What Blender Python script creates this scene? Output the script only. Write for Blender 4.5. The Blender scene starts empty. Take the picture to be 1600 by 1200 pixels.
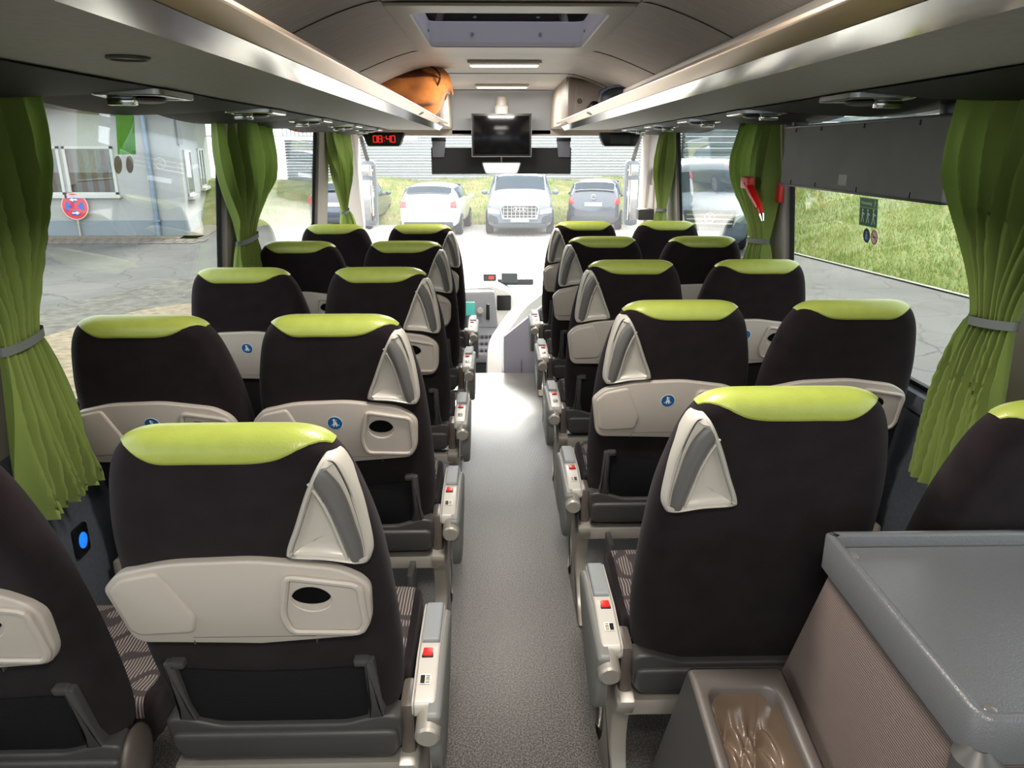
import bpy, bmesh, math, random
from mathutils import Vector, Matrix
from math import sin, cos, pi, radians, sqrt, exp
random.seed(4)
SC = bpy.context.scene
COL = SC.collection
# ------------------------------------------------------------------ camera
cam = bpy.data.objects.new('camera', bpy.data.cameras.new('camera'))
COL.objects.link(cam)
cam.location = (-.055, 0, 1.62)
cam.rotation_euler = (radians(90-17.55), 0, radians(-1.23))
cam.data.sensor_width = 36; cam.data.lens = 1160/1600*36
cam.data.clip_start = .02; cam.data.clip_end = 400
SC.camera = cam
# ------------------------------------------------------------------ sky and exposure
W = bpy.data.worlds.new('overcast_sky'); SC.world = W; W.use_nodes = True
nt = W.node_tree; bg = nt.nodes['Background']
tc = nt.nodes.new('ShaderNodeTexCoord'); nz = nt.nodes.new('ShaderNodeTexNoise'); rp = nt.nodes.new('ShaderNodeValToRGB')
nz.inputs['Scale'].default_value = 2.2; nz.inputs['Detail'].default_value = 4
nt.links.new(tc.outputs['Generated'], nz.inputs['Vector']); nt.links.new(nz.outputs['Fac'], rp.inputs['Fac'])
rp.color_ramp.elements[0].position = .3; rp.color_ramp.elements[0].color = (.72, .84, 1, 1)
rp.color_ramp.elements[1].position = .62; rp.color_ramp.elements[1].color = (1, .985, .96, 1)
nt.links.new(rp.outputs['Color'], bg.inputs['Color'])
bg.inputs['Strength'].default_value = 5.5
SC.view_settings.view_transform = 'Standard'; SC.view_settings.look = 'None'
SC.view_settings.gamma = 1; SC.view_settings.use_curve_mapping = False
SC.view_settings.exposure = 0.0
SC.cycles.use_denoising = True
SC.cycles.max_bounces = 12; SC.cycles.transparent_max_bounces = 24; SC.cycles.diffuse_bounces = 6
sun = bpy.data.objects.new('sun', bpy.data.lights.new('sun', 'SUN')); COL.objects.link(sun)     # soft sun added ahead of the bus to brighten the front carpet
sun.data.energy = 11.0; sun.data.angle = radians(16); sun.data.color = (1, .95, .86)
sun.rotation_euler = (radians(-(90-31)), 0, radians(-6))
LAMP = 28.0        # watts of each warm ceiling lamp
# ------------------------------------------------------------------ materials
def lin(c):
    return tuple((v/255/12.92 if v/255 <= .04045 else ((v/255+.055)/1.055)**2.4) for v in c)
MATS = {}
class N:
    def __init__(s, name):
        s.m = bpy.data.materials.new(name); s.m.use_nodes = True; s.t = s.m.node_tree
        s.b = s.t.nodes['Principled BSDF']; s.out = s.t.nodes['Material Output']
    def n(s, typ, **kw):
        x = s.t.nodes.new(typ)
        for k, v in kw.items():
            if k.startswith('i_'):
                key = k[2:].replace('_', ' ')
                x.inputs[key].default_value = v
            else: setattr(x, k, v)
        return x
    def l(s, a, b): s.t.links.new(a, b)
def mat(name, c, rough=.6, metal=0., noise=0., nscale=30., bump=0., bscale=200., sheen=0., spec=.5, coat=0., stretch=None, c2=None, em=0.):
    if name in MATS: return MATS[name]
    k = N(name); b = k.b
    col = lin(c) + (1,)
    b.inputs['Base Color'].default_value = col
    b.inputs['Roughness'].default_value = rough; b.inputs['Metallic'].default_value = metal
    b.inputs['Specular IOR Level'].default_value = spec
    if sheen: b.inputs['Sheen Weight'].default_value = sheen; b.inputs['Sheen Roughness'].default_value = .5
    if coat: b.inputs['Coat Weight'].default_value = coat; b.inputs['Coat Roughness'].default_value = .05
    if em: b.inputs['Emission Color'].default_value = col; b.inputs['Emission Strength'].default_value = em
    t = k.n('ShaderNodeTexCoord'); mp = k.n('ShaderNodeMapping'); k.l(t.outputs['Object'], mp.inputs['Vector'])
    if stretch: mp.inputs['Scale'].default_value = stretch
    if noise or c2:
        z = k.n('ShaderNodeTexNoise', i_Scale=nscale, i_Detail=4.); k.l(mp.outputs['Vector'], z.inputs['Vector'])
        r = k.n('ShaderNodeValToRGB'); k.l(z.outputs['Fac'], r.inputs['Fac'])
        r.color_ramp.elements[0].position = .35; r.color_ramp.elements[1].position = .65
        if c2: a, d = col, lin(c2)+(1,)
        else:
            a = tuple(v*(1-noise) for v in col[:3])+(1,); d = tuple(min(1, v*(1+noise)) for v in col[:3])+(1,)
        r.color_ramp.elements[0].color = a; r.color_ramp.elements[1].color = d
        k.l(r.outputs['Color'], b.inputs['Base Color'])
    if bump:
        z = k.n('ShaderNodeTexNoise', i_Scale=bscale, i_Detail=2.); k.l(mp.outputs['Vector'], z.inputs['Vector'])
        bm = k.n('ShaderNodeBump', i_Strength=bump, i_Distance=.002); k.l(z.outputs['Fac'], bm.inputs['Height'])
        k.l(bm.outputs['Normal'], b.inputs['Normal'])
    MATS[name] = k.m; return k.m
def glass(name, tint, haze=0., hazec=(1, 1, 1)):
    if name in MATS: return MATS[name]
    k = N(name); k.t.nodes.remove(k.b)
    tr = k.n('ShaderNodeBsdfTransparent'); tr.inputs['Color'].default_value = tint+(1,)
    gl = k.n('ShaderNodeBsdfGlossy'); gl.inputs['Roughness'].default_value = 0.0; gl.inputs['Color'].default_value = (1, 1, 1, 1)
    lw = k.n('ShaderNodeLayerWeight'); lw.inputs['Blend'].default_value = .5
    p = k.n('ShaderNodeMath', operation='POWER'); p.inputs[1].default_value = 5; k.l(lw.outputs['Facing'], p.inputs[0])
    q = k.n('ShaderNodeMath', operation='MULTIPLY_ADD'); q.inputs[1].default_value = .85; q.inputs[2].default_value = .035; k.l(p.outputs[0], q.inputs[0])
    mx = k.n('ShaderNodeMixShader'); k.l(q.outputs[0], mx.inputs[0])
    if haze:
        tl = k.n('ShaderNodeBsdfTranslucent'); tl.inputs['Color'].default_value = hazec+(1,)
        m2 = k.n('ShaderNodeMixShader'); m2.inputs[0].default_value = haze
        k.l(tr.outputs[0], m2.inputs[1]); k.l(tl.outputs[0], m2.inputs[2]); k.l(m2.outputs[0], mx.inputs[1])
    else: k.l(tr.outputs[0], mx.inputs[1])
    k.l(gl.outputs[0], mx.inputs[2]); k.l(mx.outputs[0], k.out.inputs['Surface'])
    MATS[name] = k.m; return k.m
def emis(name, c, st):
    return mat(name, c, .5, em=st)

M_fabric = mat('black_velour', (27, 20, 22), .95, noise=.2, nscale=18, bump=.5, bscale=900, sheen=.05, spec=.12)
M_green = mat('green_leather', (148, 158, 70), .36, bump=.25, bscale=260, spec=.5, noise=.04)
M_tray = mat('beige_grey_plastic', (172, 163, 153), .45, bump=.12, bscale=1200, spec=.4)
M_handle = mat('pearl_plastic', (178, 172, 162), .28, spec=.5)
M_dgrey = mat('dark_grey_plastic', (64, 62, 61), .42, bump=.1, bscale=900, spec=.45)
M_mgrey = mat('grey_handle_plastic', (92, 90, 88), .28, spec=.5)
M_black = mat('black_void', (4, 4, 4), .8, spec=.1)
M_blackp = mat('black_plastic', (16, 16, 17), .35)
M_alu = mat('brushed_aluminium', (176, 170, 160), .42, metal=.55)
M_armlight = mat('silver_grey_plastic', (186, 181, 172), .35, spec=.5)
M_armpad = mat('armrest_rubber', (128, 132, 134), .5, bump=.15, bscale=800)
M_armshell = mat('armrest_shell', (112, 112, 108), .45)
M_red = mat('red_button', (214, 34, 30), .35)
M_white = mat('white_label', (226, 224, 218), .5)
M_blue = mat('blue_sticker', (18, 84, 140), .45)
M_hinge = mat('brown_grey_plastic', (84, 76, 70), .35)
M_piping = mat('grey_piping', (96, 90, 88), .7)
M_chrome = mat('chrome', (215, 215, 215), .12, metal=1.)
M_vchrome = mat('satin_chrome', (190, 190, 188), .22, metal=1.)
M_bolt = mat('steel', (150, 150, 150), .3, metal=1.)

def fabric_pattern():
    k = N('patterned_moquette'); b = k.b; b.inputs['Roughness'].default_value = .95; b.inputs['Specular IOR Level'].default_value = .15
    t = k.n('ShaderNodeTexCoord')
    nz = k.n('ShaderNodeTexNoise', i_Scale=9., i_Detail=.5); k.l(t.outputs['Object'], nz.inputs['Vector'])
    st = k.n('ShaderNodeTexWave', i_Scale=42., i_Distortion=3., i_Detail=0.); st.inputs['Detail Scale'].default_value = .6; k.l(t.outputs['Object'], st.inputs['Vector'])
    r1 = k.n('ShaderNodeValToRGB'); k.l(nz.outputs['Fac'], r1.inputs['Fac'])
    e = r1.color_ramp.elements; e[0].position = .46; e[0].color = (1, 1, 1, 1); e[1].position = .475; e[1].color = (0, 0, 0, 1)
    e2 = r1.color_ramp.elements.new(.55); e2.color = (0, 0, 0, 1); e3 = r1.color_ramp.elements.new(.565); e3.color = (1, 1, 1, 1)
    mul = k.n('ShaderNodeMath', operation='MULTIPLY'); k.l(r1.outputs['Color'], mul.inputs[0])
    r2 = k.n('ShaderNodeValToRGB'); k.l(st.outputs['Fac'], r2.inputs['Fac']); r2.color_ramp.elements[0].position = .5; r2.color_ramp.elements[1].position = .62
    k.l(r2.outputs['Color'], mul.inputs[1])
    mx = k.n('ShaderNodeMix', data_type='RGBA'); k.l(mul.outputs[0], mx.inputs[0])
    mx.inputs[6].default_value = lin((64, 57, 58))+(1,); mx.inputs[7].default_value = lin((134, 124, 118))+(1,)
    k.l(mx.outputs[2], b.inputs['Base Color']); return k.m
M_pattern = fabric_pattern()
def cloth_green():
    k = N('green_curtain_cloth'); k.t.nodes.remove(k.b)
    d = k.n('ShaderNodeBsdfPrincipled'); d.inputs['Base Color'].default_value = lin((126, 145, 70))+(1,); d.inputs['Roughness'].default_value = .75
    d.inputs['Sheen Weight'].default_value = .3; d.inputs['Specular IOR Level'].default_value = .25
    tl = k.n('ShaderNodeBsdfTranslucent'); tl.inputs['Color'].default_value = lin((132, 154, 74))+(1,)
    t = k.n('ShaderNodeTexCoord'); z = k.n('ShaderNodeTexNoise', i_Scale=500.); k.l(t.outputs['Object'], z.inputs['Vector'])
    bm = k.n('ShaderNodeBump', i_Strength=.3, i_Distance=.001); k.l(z.outputs['Fac'], bm.inputs['Height']); k.l(bm.outputs[0], d.inputs['Normal'])
    mx = k.n('ShaderNodeMixShader'); mx.inputs[0].default_value = .30; k.l(d.outputs[0], mx.inputs[1]); k.l(tl.outputs[0], mx.inputs[2]); k.l(mx.outputs[0], k.out.inputs['Surface'])
    return k.m
M_curtain = cloth_green()
def carpet():
    k = N('speckled_ribbed_carpet'); b = k.b; b.inputs['Roughness'].default_value = .36; b.inputs['Specular IOR Level'].default_value = 1.
    b.inputs['Sheen Weight'].default_value = 1.; b.inputs['Sheen Roughness'].default_value = .35; b.inputs['Sheen Tint'].default_value = (1, .95, .86, 1); b.inputs['Coat Weight'].default_value = .35; b.inputs['Coat Roughness'].default_value = .32
    t = k.n('ShaderNodeTexCoord'); z = k.n('ShaderNodeTexNoise', i_Scale=190., i_Detail=2.); k.l(t.outputs['Object'], z.inputs['Vector'])
    r = k.n('ShaderNodeValToRGB'); k.l(z.outputs['Fac'], r.inputs['Fac']); e = r.color_ramp.elements
    e[0].position = .42; e[0].color = lin((22, 21, 21))+(1,); e[1].position = .62; e[1].color = lin((112, 105, 97))+(1,)
    k.l(r.outputs[0], b.inputs['Base Color'])
    w = k.n('ShaderNodeTexWave', i_Scale=70., i_Distortion=1.5); w.bands_direction = 'X'; k.l(t.outputs['Object'], w.inputs['Vector'])
    ad = k.n('ShaderNodeMath', operation='ADD'); k.l(w.outputs['Fac'], ad.inputs[0]); k.l(z.outputs['Fac'], ad.inputs[1])
    bm = k.n('ShaderNodeBump', i_Strength=.35, i_Distance=.003); k.l(ad.outputs[0], bm.inputs['Height']); k.l(bm.outputs[0], b.inputs['Normal'])
    return k.m
M_carpet = carpet()
def rib_cloth(name, c, scale, dirn='DIAGONAL'):
    k = N(name); b = k.b; b.inputs['Roughness'].default_value = .95; b.inputs['Specular IOR Level'].default_value = .2
    t = k.n('ShaderNodeTexCoord'); w = k.n('ShaderNodeTexWave', i_Scale=scale, i_Distortion=.3); w.bands_direction = dirn; k.l(t.outputs['Object'], w.inputs['Vector'])
    r = k.n('ShaderNodeValToRGB'); k.l(w.outputs['Fac'], r.inputs['Fac']); cc = lin(c)
    r.color_ramp.elements[0].color = tuple(v*.6 for v in cc)+(1,); r.color_ramp.elements[1].color = tuple(min(1, v*1.25) for v in cc)+(1,)
    k.l(r.outputs[0], b.inputs['Base Color'])
    bm = k.n('ShaderNodeBump', i_Strength=.4, i_Distance=.002); k.l(w.outputs['Fac'], bm.inputs['Height']); k.l(bm.outputs[0], b.inputs['Normal'])
    return k.m
M_cord = rib_cloth('ribbed_grey_cloth', (110, 96, 91), 62., 'Z')
M_net = rib_cloth('black_elastic_net', (20, 20, 21), 120., 'Z')
M_ceil = mat('pale_grained_laminate', (204, 198, 192), .5, noise=.07, nscale=7, stretch=(1.2, 10, 1), spec=.35)
M_ceil2 = mat('pale_grey_moulding', (208, 202, 194), .45, spec=.4)
M_beige = mat('warm_grey_moulding', (178, 166, 152), .5, spec=.4)
M_seam = mat('dark_seam', (62, 58, 55), .6)
M_rackun = mat('grey_rack_underside', (158, 154, 150), .6, noise=.05, nscale=60, bump=.05)
M_serv = mat('charcoal_service_panel', (24, 23, 23), .62, spec=.3, bump=.08, bscale=700)
M_strip = mat('polished_aluminium_strip', (190, 190, 184), .10, metal=1.)
M_lip = mat('satin_aluminium_lip', (208, 186, 166), .30, metal=1.)
M_post = mat('light_grey_post', (168, 160, 154), .55)
M_gask = mat('black_rubber_gasket', (14, 14, 14), .7, spec=.2)
M_wall = mat('blue_grey_wall_cloth', (78, 82, 90), .9, noise=.08, nscale=80, bump=.15, spec=.2)
M_wglass = glass('tinted_window_glass', (.76, .79, .78))
M_clear = glass('hazed_windscreen_glass', (.95, .975, .97), .035, (1, 1, 1))  # white translucent share added to imitate bright haze over the front view
M_smoke = glass('smoked_glass', (.30, .31, .36))

# ------------------------------------------------------------------ mesh helpers
class B:
    """collects shapes into one mesh; mi is the current material slot"""
    def __init__(s): s.bm = bmesh.new(); s.mi = 0
    def _bev(s, faces, r, seg=2):
        if r <= 0: return
        es = list({e for f in faces for e in f.edges})
        bmesh.ops.bevel(s.bm, geom=es, offset=r, segments=seg, affect='EDGES', profile=.6, clamp_overlap=True)
    def quad(s, vs):
        f = s.bm.faces.new([s.bm.verts.new(v) for v in vs]); f.material_index = s.mi; return f
    def box(s, x0, x1, y0, y1, z0, z1, r=0., seg=2, M=None):
        P = [(x0,y0,z0),(x1,y0,z0),(x1,y1,z0),(x0,y1,z0),(x0,y0,z1),(x1,y0,z1),(x1,y1,z1),(x0,y1,z1)]
        return s.hexa(P, r, seg, M)
    def hexa(s, P, r=0., seg=2, M=None):
        if M: P = [M @ Vector(p) for p in P]
        v = [s.bm.verts.new(p) for p in P]
        fs = [s.bm.faces.new([v[i] for i in q]) for q in ((0,3,2,1),(4,5,6,7),(0,1,5,4),(1,2,6,5),(2,3,7,6),(3,0,4,7))]
        for f in fs: f.material_index = s.mi
        s._bev(fs, r, seg); return s
    def prism(s, pts, w0, w1, fn, r=0., seg=2, capback=True):
        """outline pts (u,v) extruded from depth w0 to w1, placed with fn(u,v,w)"""
        n = len(pts)
        rows = []
        prof = [(0, w0)]
        if r > 0:
            cx = sum(p[0] for p in pts)/n; cy = sum(p[1] for p in pts)/n
            sg = 1 if w1 > w0 else -1
            prof = [(0, w0)] + [(r*(1-cos(a*pi/2/seg)), w1-sg*r*(1-sin(a*pi/2/seg))) for a in range(seg+1)]
        else: prof = [(0, w0), (0, w1)]
        ins = [inset(pts, a) if a > 1e-9 else pts for a, w in prof]
        for (a, w), o in zip(prof, ins): rows.append([s.bm.verts.new(fn(p[0], p[1], w)) for p in o])
        for a, b in zip(rows, rows[1:]):
            for i in range(n):
                f = s.bm.faces.new((a[i], a[(i+1) % n], b[(i+1) % n], b[i])); f.material_index = s.mi
        f = s.bm.faces.new(rows[-1]); f.material_index = s.mi
        if capback: f = s.bm.faces.new(rows[0][::-1]); f.material_index = s.mi
        return s
    def ring(s, outer, inner, w0, w1, fn, r=.002):
        """plate with a hole; outer and inner have the same count"""
        n = len(outer)
        o1 = inset(outer, r); i1 = [(p[0]*2-q[0], p[1]*2-q[1]) for p, q in zip(inner, inset(inner, r))]
        L = [[s.bm.verts.new(fn(p[0], p[1], w)) for p in o] for o, w in ((outer, w0), (outer, w1-(r if w1 > w0 else -r)), (o1, w1), (i1, w1), (inner, w1-(r if w1 > w0 else -r)), (inner, w0))]
        for a, b in zip(L, L[1:]):
            for i in range(n):
                f = s.bm.faces.new((a[i], a[(i+1) % n], b[(i+1) % n], b[i])); f.material_index = s.mi
        return s
    def tube(s, pts, r, n=8, cap=True, sy=1.):
        pts = [Vector(p) for p in pts]; rows = []
        for i, p in enumerate(pts):
            d = (pts[min(i+1, len(pts)-1)]-pts[max(i-1, 0)]).normalized()
            a = d.cross(Vector((0, 0, 1)));
            if a.length < 1e-3: a = d.cross(Vector((0, 1, 0)))
            a.normalize(); b = d.cross(a)
            rr_ = r[i] if isinstance(r, (list, tuple)) else r
            rows.append([s.bm.verts.new(p+a*cos(t*2*pi/n)*rr_+b*sin(t*2*pi/n)*rr_*sy) for t in range(n)])
        for a, b in zip(rows, rows[1:]):
            for i in range(n):
                f = s.bm.faces.new((a[i], a[(i+1) % n], b[(i+1) % n], b[i])); f.material_index = s.mi
        if cap:
            for q in (rows[0][::-1], rows[-1]):
                f = s.bm.faces.new(q); f.material_index = s.mi
        return s
    def grid(s, fn, nu, nv, closed=False):
        R = [[s.bm.verts.new(fn(i/(nu if closed else nu), j/nv)) for i in range(nu if closed else nu+1)] for j in range(nv+1)]
        for j in range(nv):
            for i in range(nu):
                k = (i+1) % nu if closed else i+1
                f = s.bm.faces.new((R[j][i], R[j][k], R[j+1][k], R[j+1][i])); f.material_index = s.mi
        return R
    def cyl(s, c, axis, r, h, n=20, bev=.0):
        c = Vector(c); ax = Vector(axis).normalized(); a = ax.orthogonal().normalized(); b = ax.cross(a)
        prof = [(r, 0), (r, h-bev), (r-bev, h)] if bev else [(r, 0), (r, h)]
        rows = [[s.bm.verts.new(c+ax*w+(a*cos(t*2*pi/n)+b*sin(t*2*pi/n))*q) for t in range(n)] for q, w in prof]
        for A, Bq in zip(rows, rows[1:]):
            for i in range(n):
                f = s.bm.faces.new((A[i], A[(i+1) % n], Bq[(i+1) % n], Bq[i])); f.material_index = s.mi
        for q in (rows[0][::-1], rows[-1]):
            f = s.bm.faces.new(q); f.material_index = s.mi
        return s
    def ell(s, c, rx, ry, rz, n=16, m=10, M=None):
        def fn(u, v):
            a = u*2*pi; b = (v-.5)*pi*.98
            p = Vector((c[0]+rx*cos(b)*cos(a), c[1]+ry*cos(b)*sin(a), c[2]+rz*sin(b)))
            return M @ p if M else p
        R = s.grid(fn, n, m, True)
        for q in (R[0][::-1], R[-1]):
            f = s.bm.faces.new(q); f.material_index = s.mi
        return s
    def mesh(s, name, mats, ang=38, smooth=True):
        bmesh.ops.recalc_face_normals(s.bm, faces=s.bm.faces[:])
        me = bpy.data.meshes.new(name); s.bm.to_mesh(me); s.bm.free()
        for m in (mats if isinstance(mats, (list, tuple)) else [mats]): me.materials.append(m)
        if smooth:
            me.shade_smooth(); me.set_sharp_from_angle(angle=radians(ang))
        return me
def inset(pts, d):
    n = len(pts); A = sum(pts[i][0]*pts[(i+1) % n][1]-pts[(i+1) % n][0]*pts[i][1] for i in range(n)); sg = 1 if A > 0 else -1
    out = []
    for i in range(n):
        p0, p1, p2 = pts[i-1], pts[i], pts[(i+1) % n]
        e1 = Vector((p1[0]-p0[0], p1[1]-p0[1])); e2 = Vector((p2[0]-p1[0], p2[1]-p1[1]))
        if e1.length < 1e-9 or e2.length < 1e-9: out.append(p1); continue
        e1.normalize(); e2.normalize()
        n1 = Vector((-e1.y, e1.x)); n2 = Vector((-e2.y, e2.x)); m = n1+n2
        if m.length < 1e-6: m = n1
        m.normalize(); k = d/max(.5, m.dot(n1))
        out.append((p1[0]+m.x*k*sg, p1[1]+m.y*k*sg))
    return out
def crv(pts, n=8, closed=True):
    """Catmull-Rom through pts"""
    out = []; L = len(pts)
    for i in range(L if closed else L-1):
        if closed: p = [Vector(pts[(i+k-1) % L]) for k in range(4)]
        else: p = [Vector(pts[min(max(i+k-1, 0), L-1)]) for k in range(4)]
        for j in range(n):
            t = j/n
            q = .5*((2*p[1])+(p[2]-p[0])*t+(2*p[0]-5*p[1]+4*p[2]-p[3])*t*t+(3*p[1]-p[0]-3*p[2]+p[3])*t**3)
            out.append(tuple(q))
    if not closed: out.append(tuple(pts[-1]))
    return out
def rnd(pts, r, seg=4):
    """polygon with rounded corners"""
    out = []; n = len(pts)
    for i in range(n):
        p0, p1, p2 = Vector(pts[i-1]), Vector(pts[i]), Vector(pts[(i+1) % n])
        rr_ = r[i] if isinstance(r, (list, tuple)) else r
        a = (p0-p1); b = (p2-p1); k = min(rr_, a.length*.45, b.length*.45)
        A = p1+a.normalized()*k; C = p1+b.normalized()*k
        for j in range(seg+1):
            t = j/seg; out.append(tuple(A*(1-t)**2+p1*2*t*(1-t)+C*t*t))
    return out
def rect(x0, x1, z0, z1): return [(x0, z0), (x1, z0), (x1, z1), (x0, z1)]
def oval(cx, cy, rx, ry, n=32, ph=0): return [(cx+rx*cos(2*pi*i/n+ph), cy+ry*sin(2*pi*i/n+ph)) for i in range(n)]
XZ = lambda y0=0.: (lambda u, v, w: (u, y0+w, v))
YZ = lambda x0=0.: (lambda u, v, w: (x0+w, u, v))
XY = lambda z0=0.: (lambda u, v, w: (u, v, z0+w))

def link(name, me, parent=None, loc=None, **kw):
    o = bpy.data.objects.new(name, me); COL.objects.link(o)
    if parent: o.parent = parent
    if loc: o.location = loc
    for k, v in kw.items(): o[k] = v
    return o
def part(name, b, mats, parent=None, loc=None, ang=38, smooth=True, **kw):
    return link(name, b.mesh(name, mats, ang, smooth), parent, loc, **kw)
def thing(name, label, cat, loc=(0, 0, 0), rz=0., group=None):
    o = bpy.data.objects.new(name, None); COL.objects.link(o); o.empty_display_size = .1
    o.location = loc; o.rotation_euler = (0, 0, rz); o['label'] = label; o['category'] = cat
    if group: o['group'] = group
    return o
def single(name, b, mats, label, cat, loc=None, group=None, **k):
    o = part(name, b, mats, None, loc, **k); o['label'] = label; o['category'] = cat
    if group: o['group'] = group
    return o
def struct(name, b, mats, **k):
    o = part(name, b, mats, **k); o['kind'] = 'structure'; return o
def text_mesh(s, size, name='lettering', depth=.0004):
    cu = bpy.data.curves.new(name, 'FONT'); cu.body = s; cu.size = size; cu.align_x = 'CENTER'; cu.align_y = 'CENTER'; cu.extrude = depth
    ob = bpy.data.objects.new(name, cu); COL.objects.link(ob)
    me = bpy.data.meshes.new_from_object(ob); bpy.data.objects.remove(ob); return me

# ------------------------------------------------------------------ the bus shell
FLOOR_END = 5.40; YB = -2.6; GZ = -.8
def xin(z):                      # inner face of the side wall, leaning in above the sill
    return 1.345 - max(0, z-.85)*.098
struct('floor', B().box(-1.36, 1.36, YB, FLOOR_END, -.06, 0), M_carpet, smooth=False)
b = B().box(-1.36, 1.36, FLOOR_END-.05, FLOOR_END, -.45, -.06); b.box(-1.36, 1.36, FLOOR_END, 7.4, -.5, -.45)
struct('trim_1', b, mat('grey_step_vinyl', (96, 94, 94), .6), smooth=False)
posts = {-1: [(-2.6, -2.3), (-.95, -.65), (1.55, 1.95), (3.47, 3.74), (5.30, 5.62)], 1: [(-2.6, -2.3), (-.95, -.65), (1.55, 1.93), (3.47, 3.74), (5.62, 5.96)]}
for sd, nm in ((-1, 'left'), (1, 'right')):
    b = B().box(min(sd*1.33, sd*1.38), max(sd*1.33, sd*1.40), YB, 7.2 if sd < 0 else 5.7, -.45, .85)
    b.box(min(sd*1.305, sd*1.36), max(sd*1.305, sd*1.36), YB, 6.0, .80, .862, .012)     # sill ledge
    struct('wall_'+nm, b, M_wall)
    b = B()
    for y0, y1 in posts[sd]:
        b.hexa([(sd*(xin(.84)-.022), y0, .84), (sd*(xin(.84)+.010), y0, .84), (sd*(xin(.84)+.010), y1, .84), (sd*(xin(.84)-.022), y1, .84),
                (sd*(xin(1.8)-.022), y0, 1.8), (sd*(xin(1.8)+.010), y0, 1.8), (sd*(xin(1.8)+.010), y1, 1.8), (sd*(xin(1.8)-.022), y1, 1.8)], .008)
    struct('trim_'+('2' if sd < 0 else '3'), b, M_post)
    wins = [(posts[sd][i][1], posts[sd][i+1][0]) for i in range(4)]
    for i, (y0, y1) in enumerate(wins):
        b = B(); t = .006
        b.hexa([(sd*xin(.86), y0, .86), (sd*(xin(.86)+t), y0, .86), (sd*(xin(.86)+t), y1, .86), (sd*xin(.86), y1, .86),
                (sd*xin(1.79), y0, 1.79), (sd*(xin(1.79)+t), y0, 1.79), (sd*(xin(1.79)+t), y1, 1.79), (sd*xin(1.79), y1, 1.79)])
        w = struct('window_%d' % (i+1 + (4 if sd > 0 else 0)), b, M_wglass, smooth=False)
        b = B(); g = .035
        fn = lambda u, v, ww, sd=sd: (sd*(xin(v)-.008+ww), u, v)
        b.ring(rnd(rect(y0-.01, y1+.01, .85, 1.80), .03), rnd(rect(y0+g, y1-g, .885, 1.79), .05), .0, .022, fn, .003)
        part('window_seal', b, M_gask, w)
# rear wall with a wide window behind the camera
b = B().box(-1.36, 1.36, YB-.05, YB, -.06, 1.05).box(-1.36, 1.36, YB-.05, YB, 1.8, 2.25).box(-1.36, -1.1, YB-.05, YB, 1.05, 1.8).box(1.1, 1.36, YB-.05, YB, 1.05, 1.8)
struct('wall_back', b, M_wall, smooth=False)
struct('window_9', B().box(-1.1, 1.1, YB-.03, YB-.025, 1.05, 1.8), M_wglass, smooth=False)
# ceiling: barrel profile with the roof-hatch opening left out
def zc(x):
    x = abs(x)
    if x < .43: return 2.09
    if x < 1.0: return 2.09 - .245*((x-.43)/.57)**1.35
    return 1.845-.25*(x-1.0)
xs = [-1.36, -1.25, -1.1, -1.0] + [-.94+.06*i for i in range(9)] + [-.365, -.18, 0, .18, .365] + [.46+.06*i for i in range(9)] + [1.0, 1.1, 1.25, 1.36]
ys = [YB, -1, 1.2, 2.89, 3.83, 5.2, 6.6]
b = B()
for th_ in (0, .06):
    V = [[b.bm.verts.new((x, y, zc(x)+th_)) for x in xs] for y in ys]
    for j in range(len(ys)-1):
        for i in range(len(xs)-1):
            if j == 3 and xs[i] >= -.366 and xs[i+1] <= .366: continue
            b.bm.faces.new((V[j][i], V[j][i+1], V[j+1][i+1], V[j+1][i]))
struct('ceiling', b, M_ceil, ang=60)
b = B().box(-1.36, 1.36, YB, 2.80, 2.26, 2.30).box(-1.36, 1.36, 3.9, 7.4, 2.26, 2.30).box(-1.36, -.42, 2.8, 3.9, 2.26, 2.3).box(.42, 1.36, 2.8, 3.9, 2.26, 2.3)
for sd in (-1, 1): b.box(min(sd*1.34, sd*1.38), max(sd*1.34, sd*1.38), YB, 7.4, 1.78, 2.3)
struct('roof', b, M_ceil2, smooth=False)
# hatch: flared white frame, inner walls, smoked lid
h = thing('roof_hatch', 'roof hatch with pale moulded frame and dark smoked lid in the ceiling', 'hatch', (0, 3.36, 2.09))
b = B(); hy0, hy1 = 2.89-3.36, 3.83-3.36
b.ring(rnd(rect(-.43, .43, 2.755-3.36, 4.03-3.36), .02), rnd(rect(-.355, .355, hy0+.01, hy1-.01), .05), .01, -.012, lambda u, v, w: (u, v, w), .004)
part('frame', b, M_ceil2, h)
b = B()
b.ring(rnd(rect(-.38, .38, hy0-.02, hy1+.02), .05), rnd(rect(-.358, .358, hy0+.005, hy1-.005), .05), -.008, .10, lambda u, v, w: (u, v, w), .003)
part('inner_wall', b, mat('white_hatch_plastic', (222, 214, 208), .4), h)
part('lid', B().box(-.40, .40, hy0-.05, hy1+.05, .105, .118, .004), M_smoke, h)
b = B()
for x in (-.16, .16): b.cyl((x, hy1-.006, .045), (0, -1, 0), .008, .006, 12).cyl((x*.9, hy1-.12, .104), (0, 0, -1), .008, .006, 12)
for s_ in (-1, 1): b.cyl((s_*.357, hy1-.12, .045), (-s_, 0, 0), .006, .005, 10)
part('rivet', b, M_bolt, h)
b = B()     # crossbars and roller blind case under the lid
b.box(-.355, .355, hy0+.02, hy0+.10, .06, .10, .01)
part('blind_case', b, mat('white_hatch_plastic', (222, 214, 208), .4), h)
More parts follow.
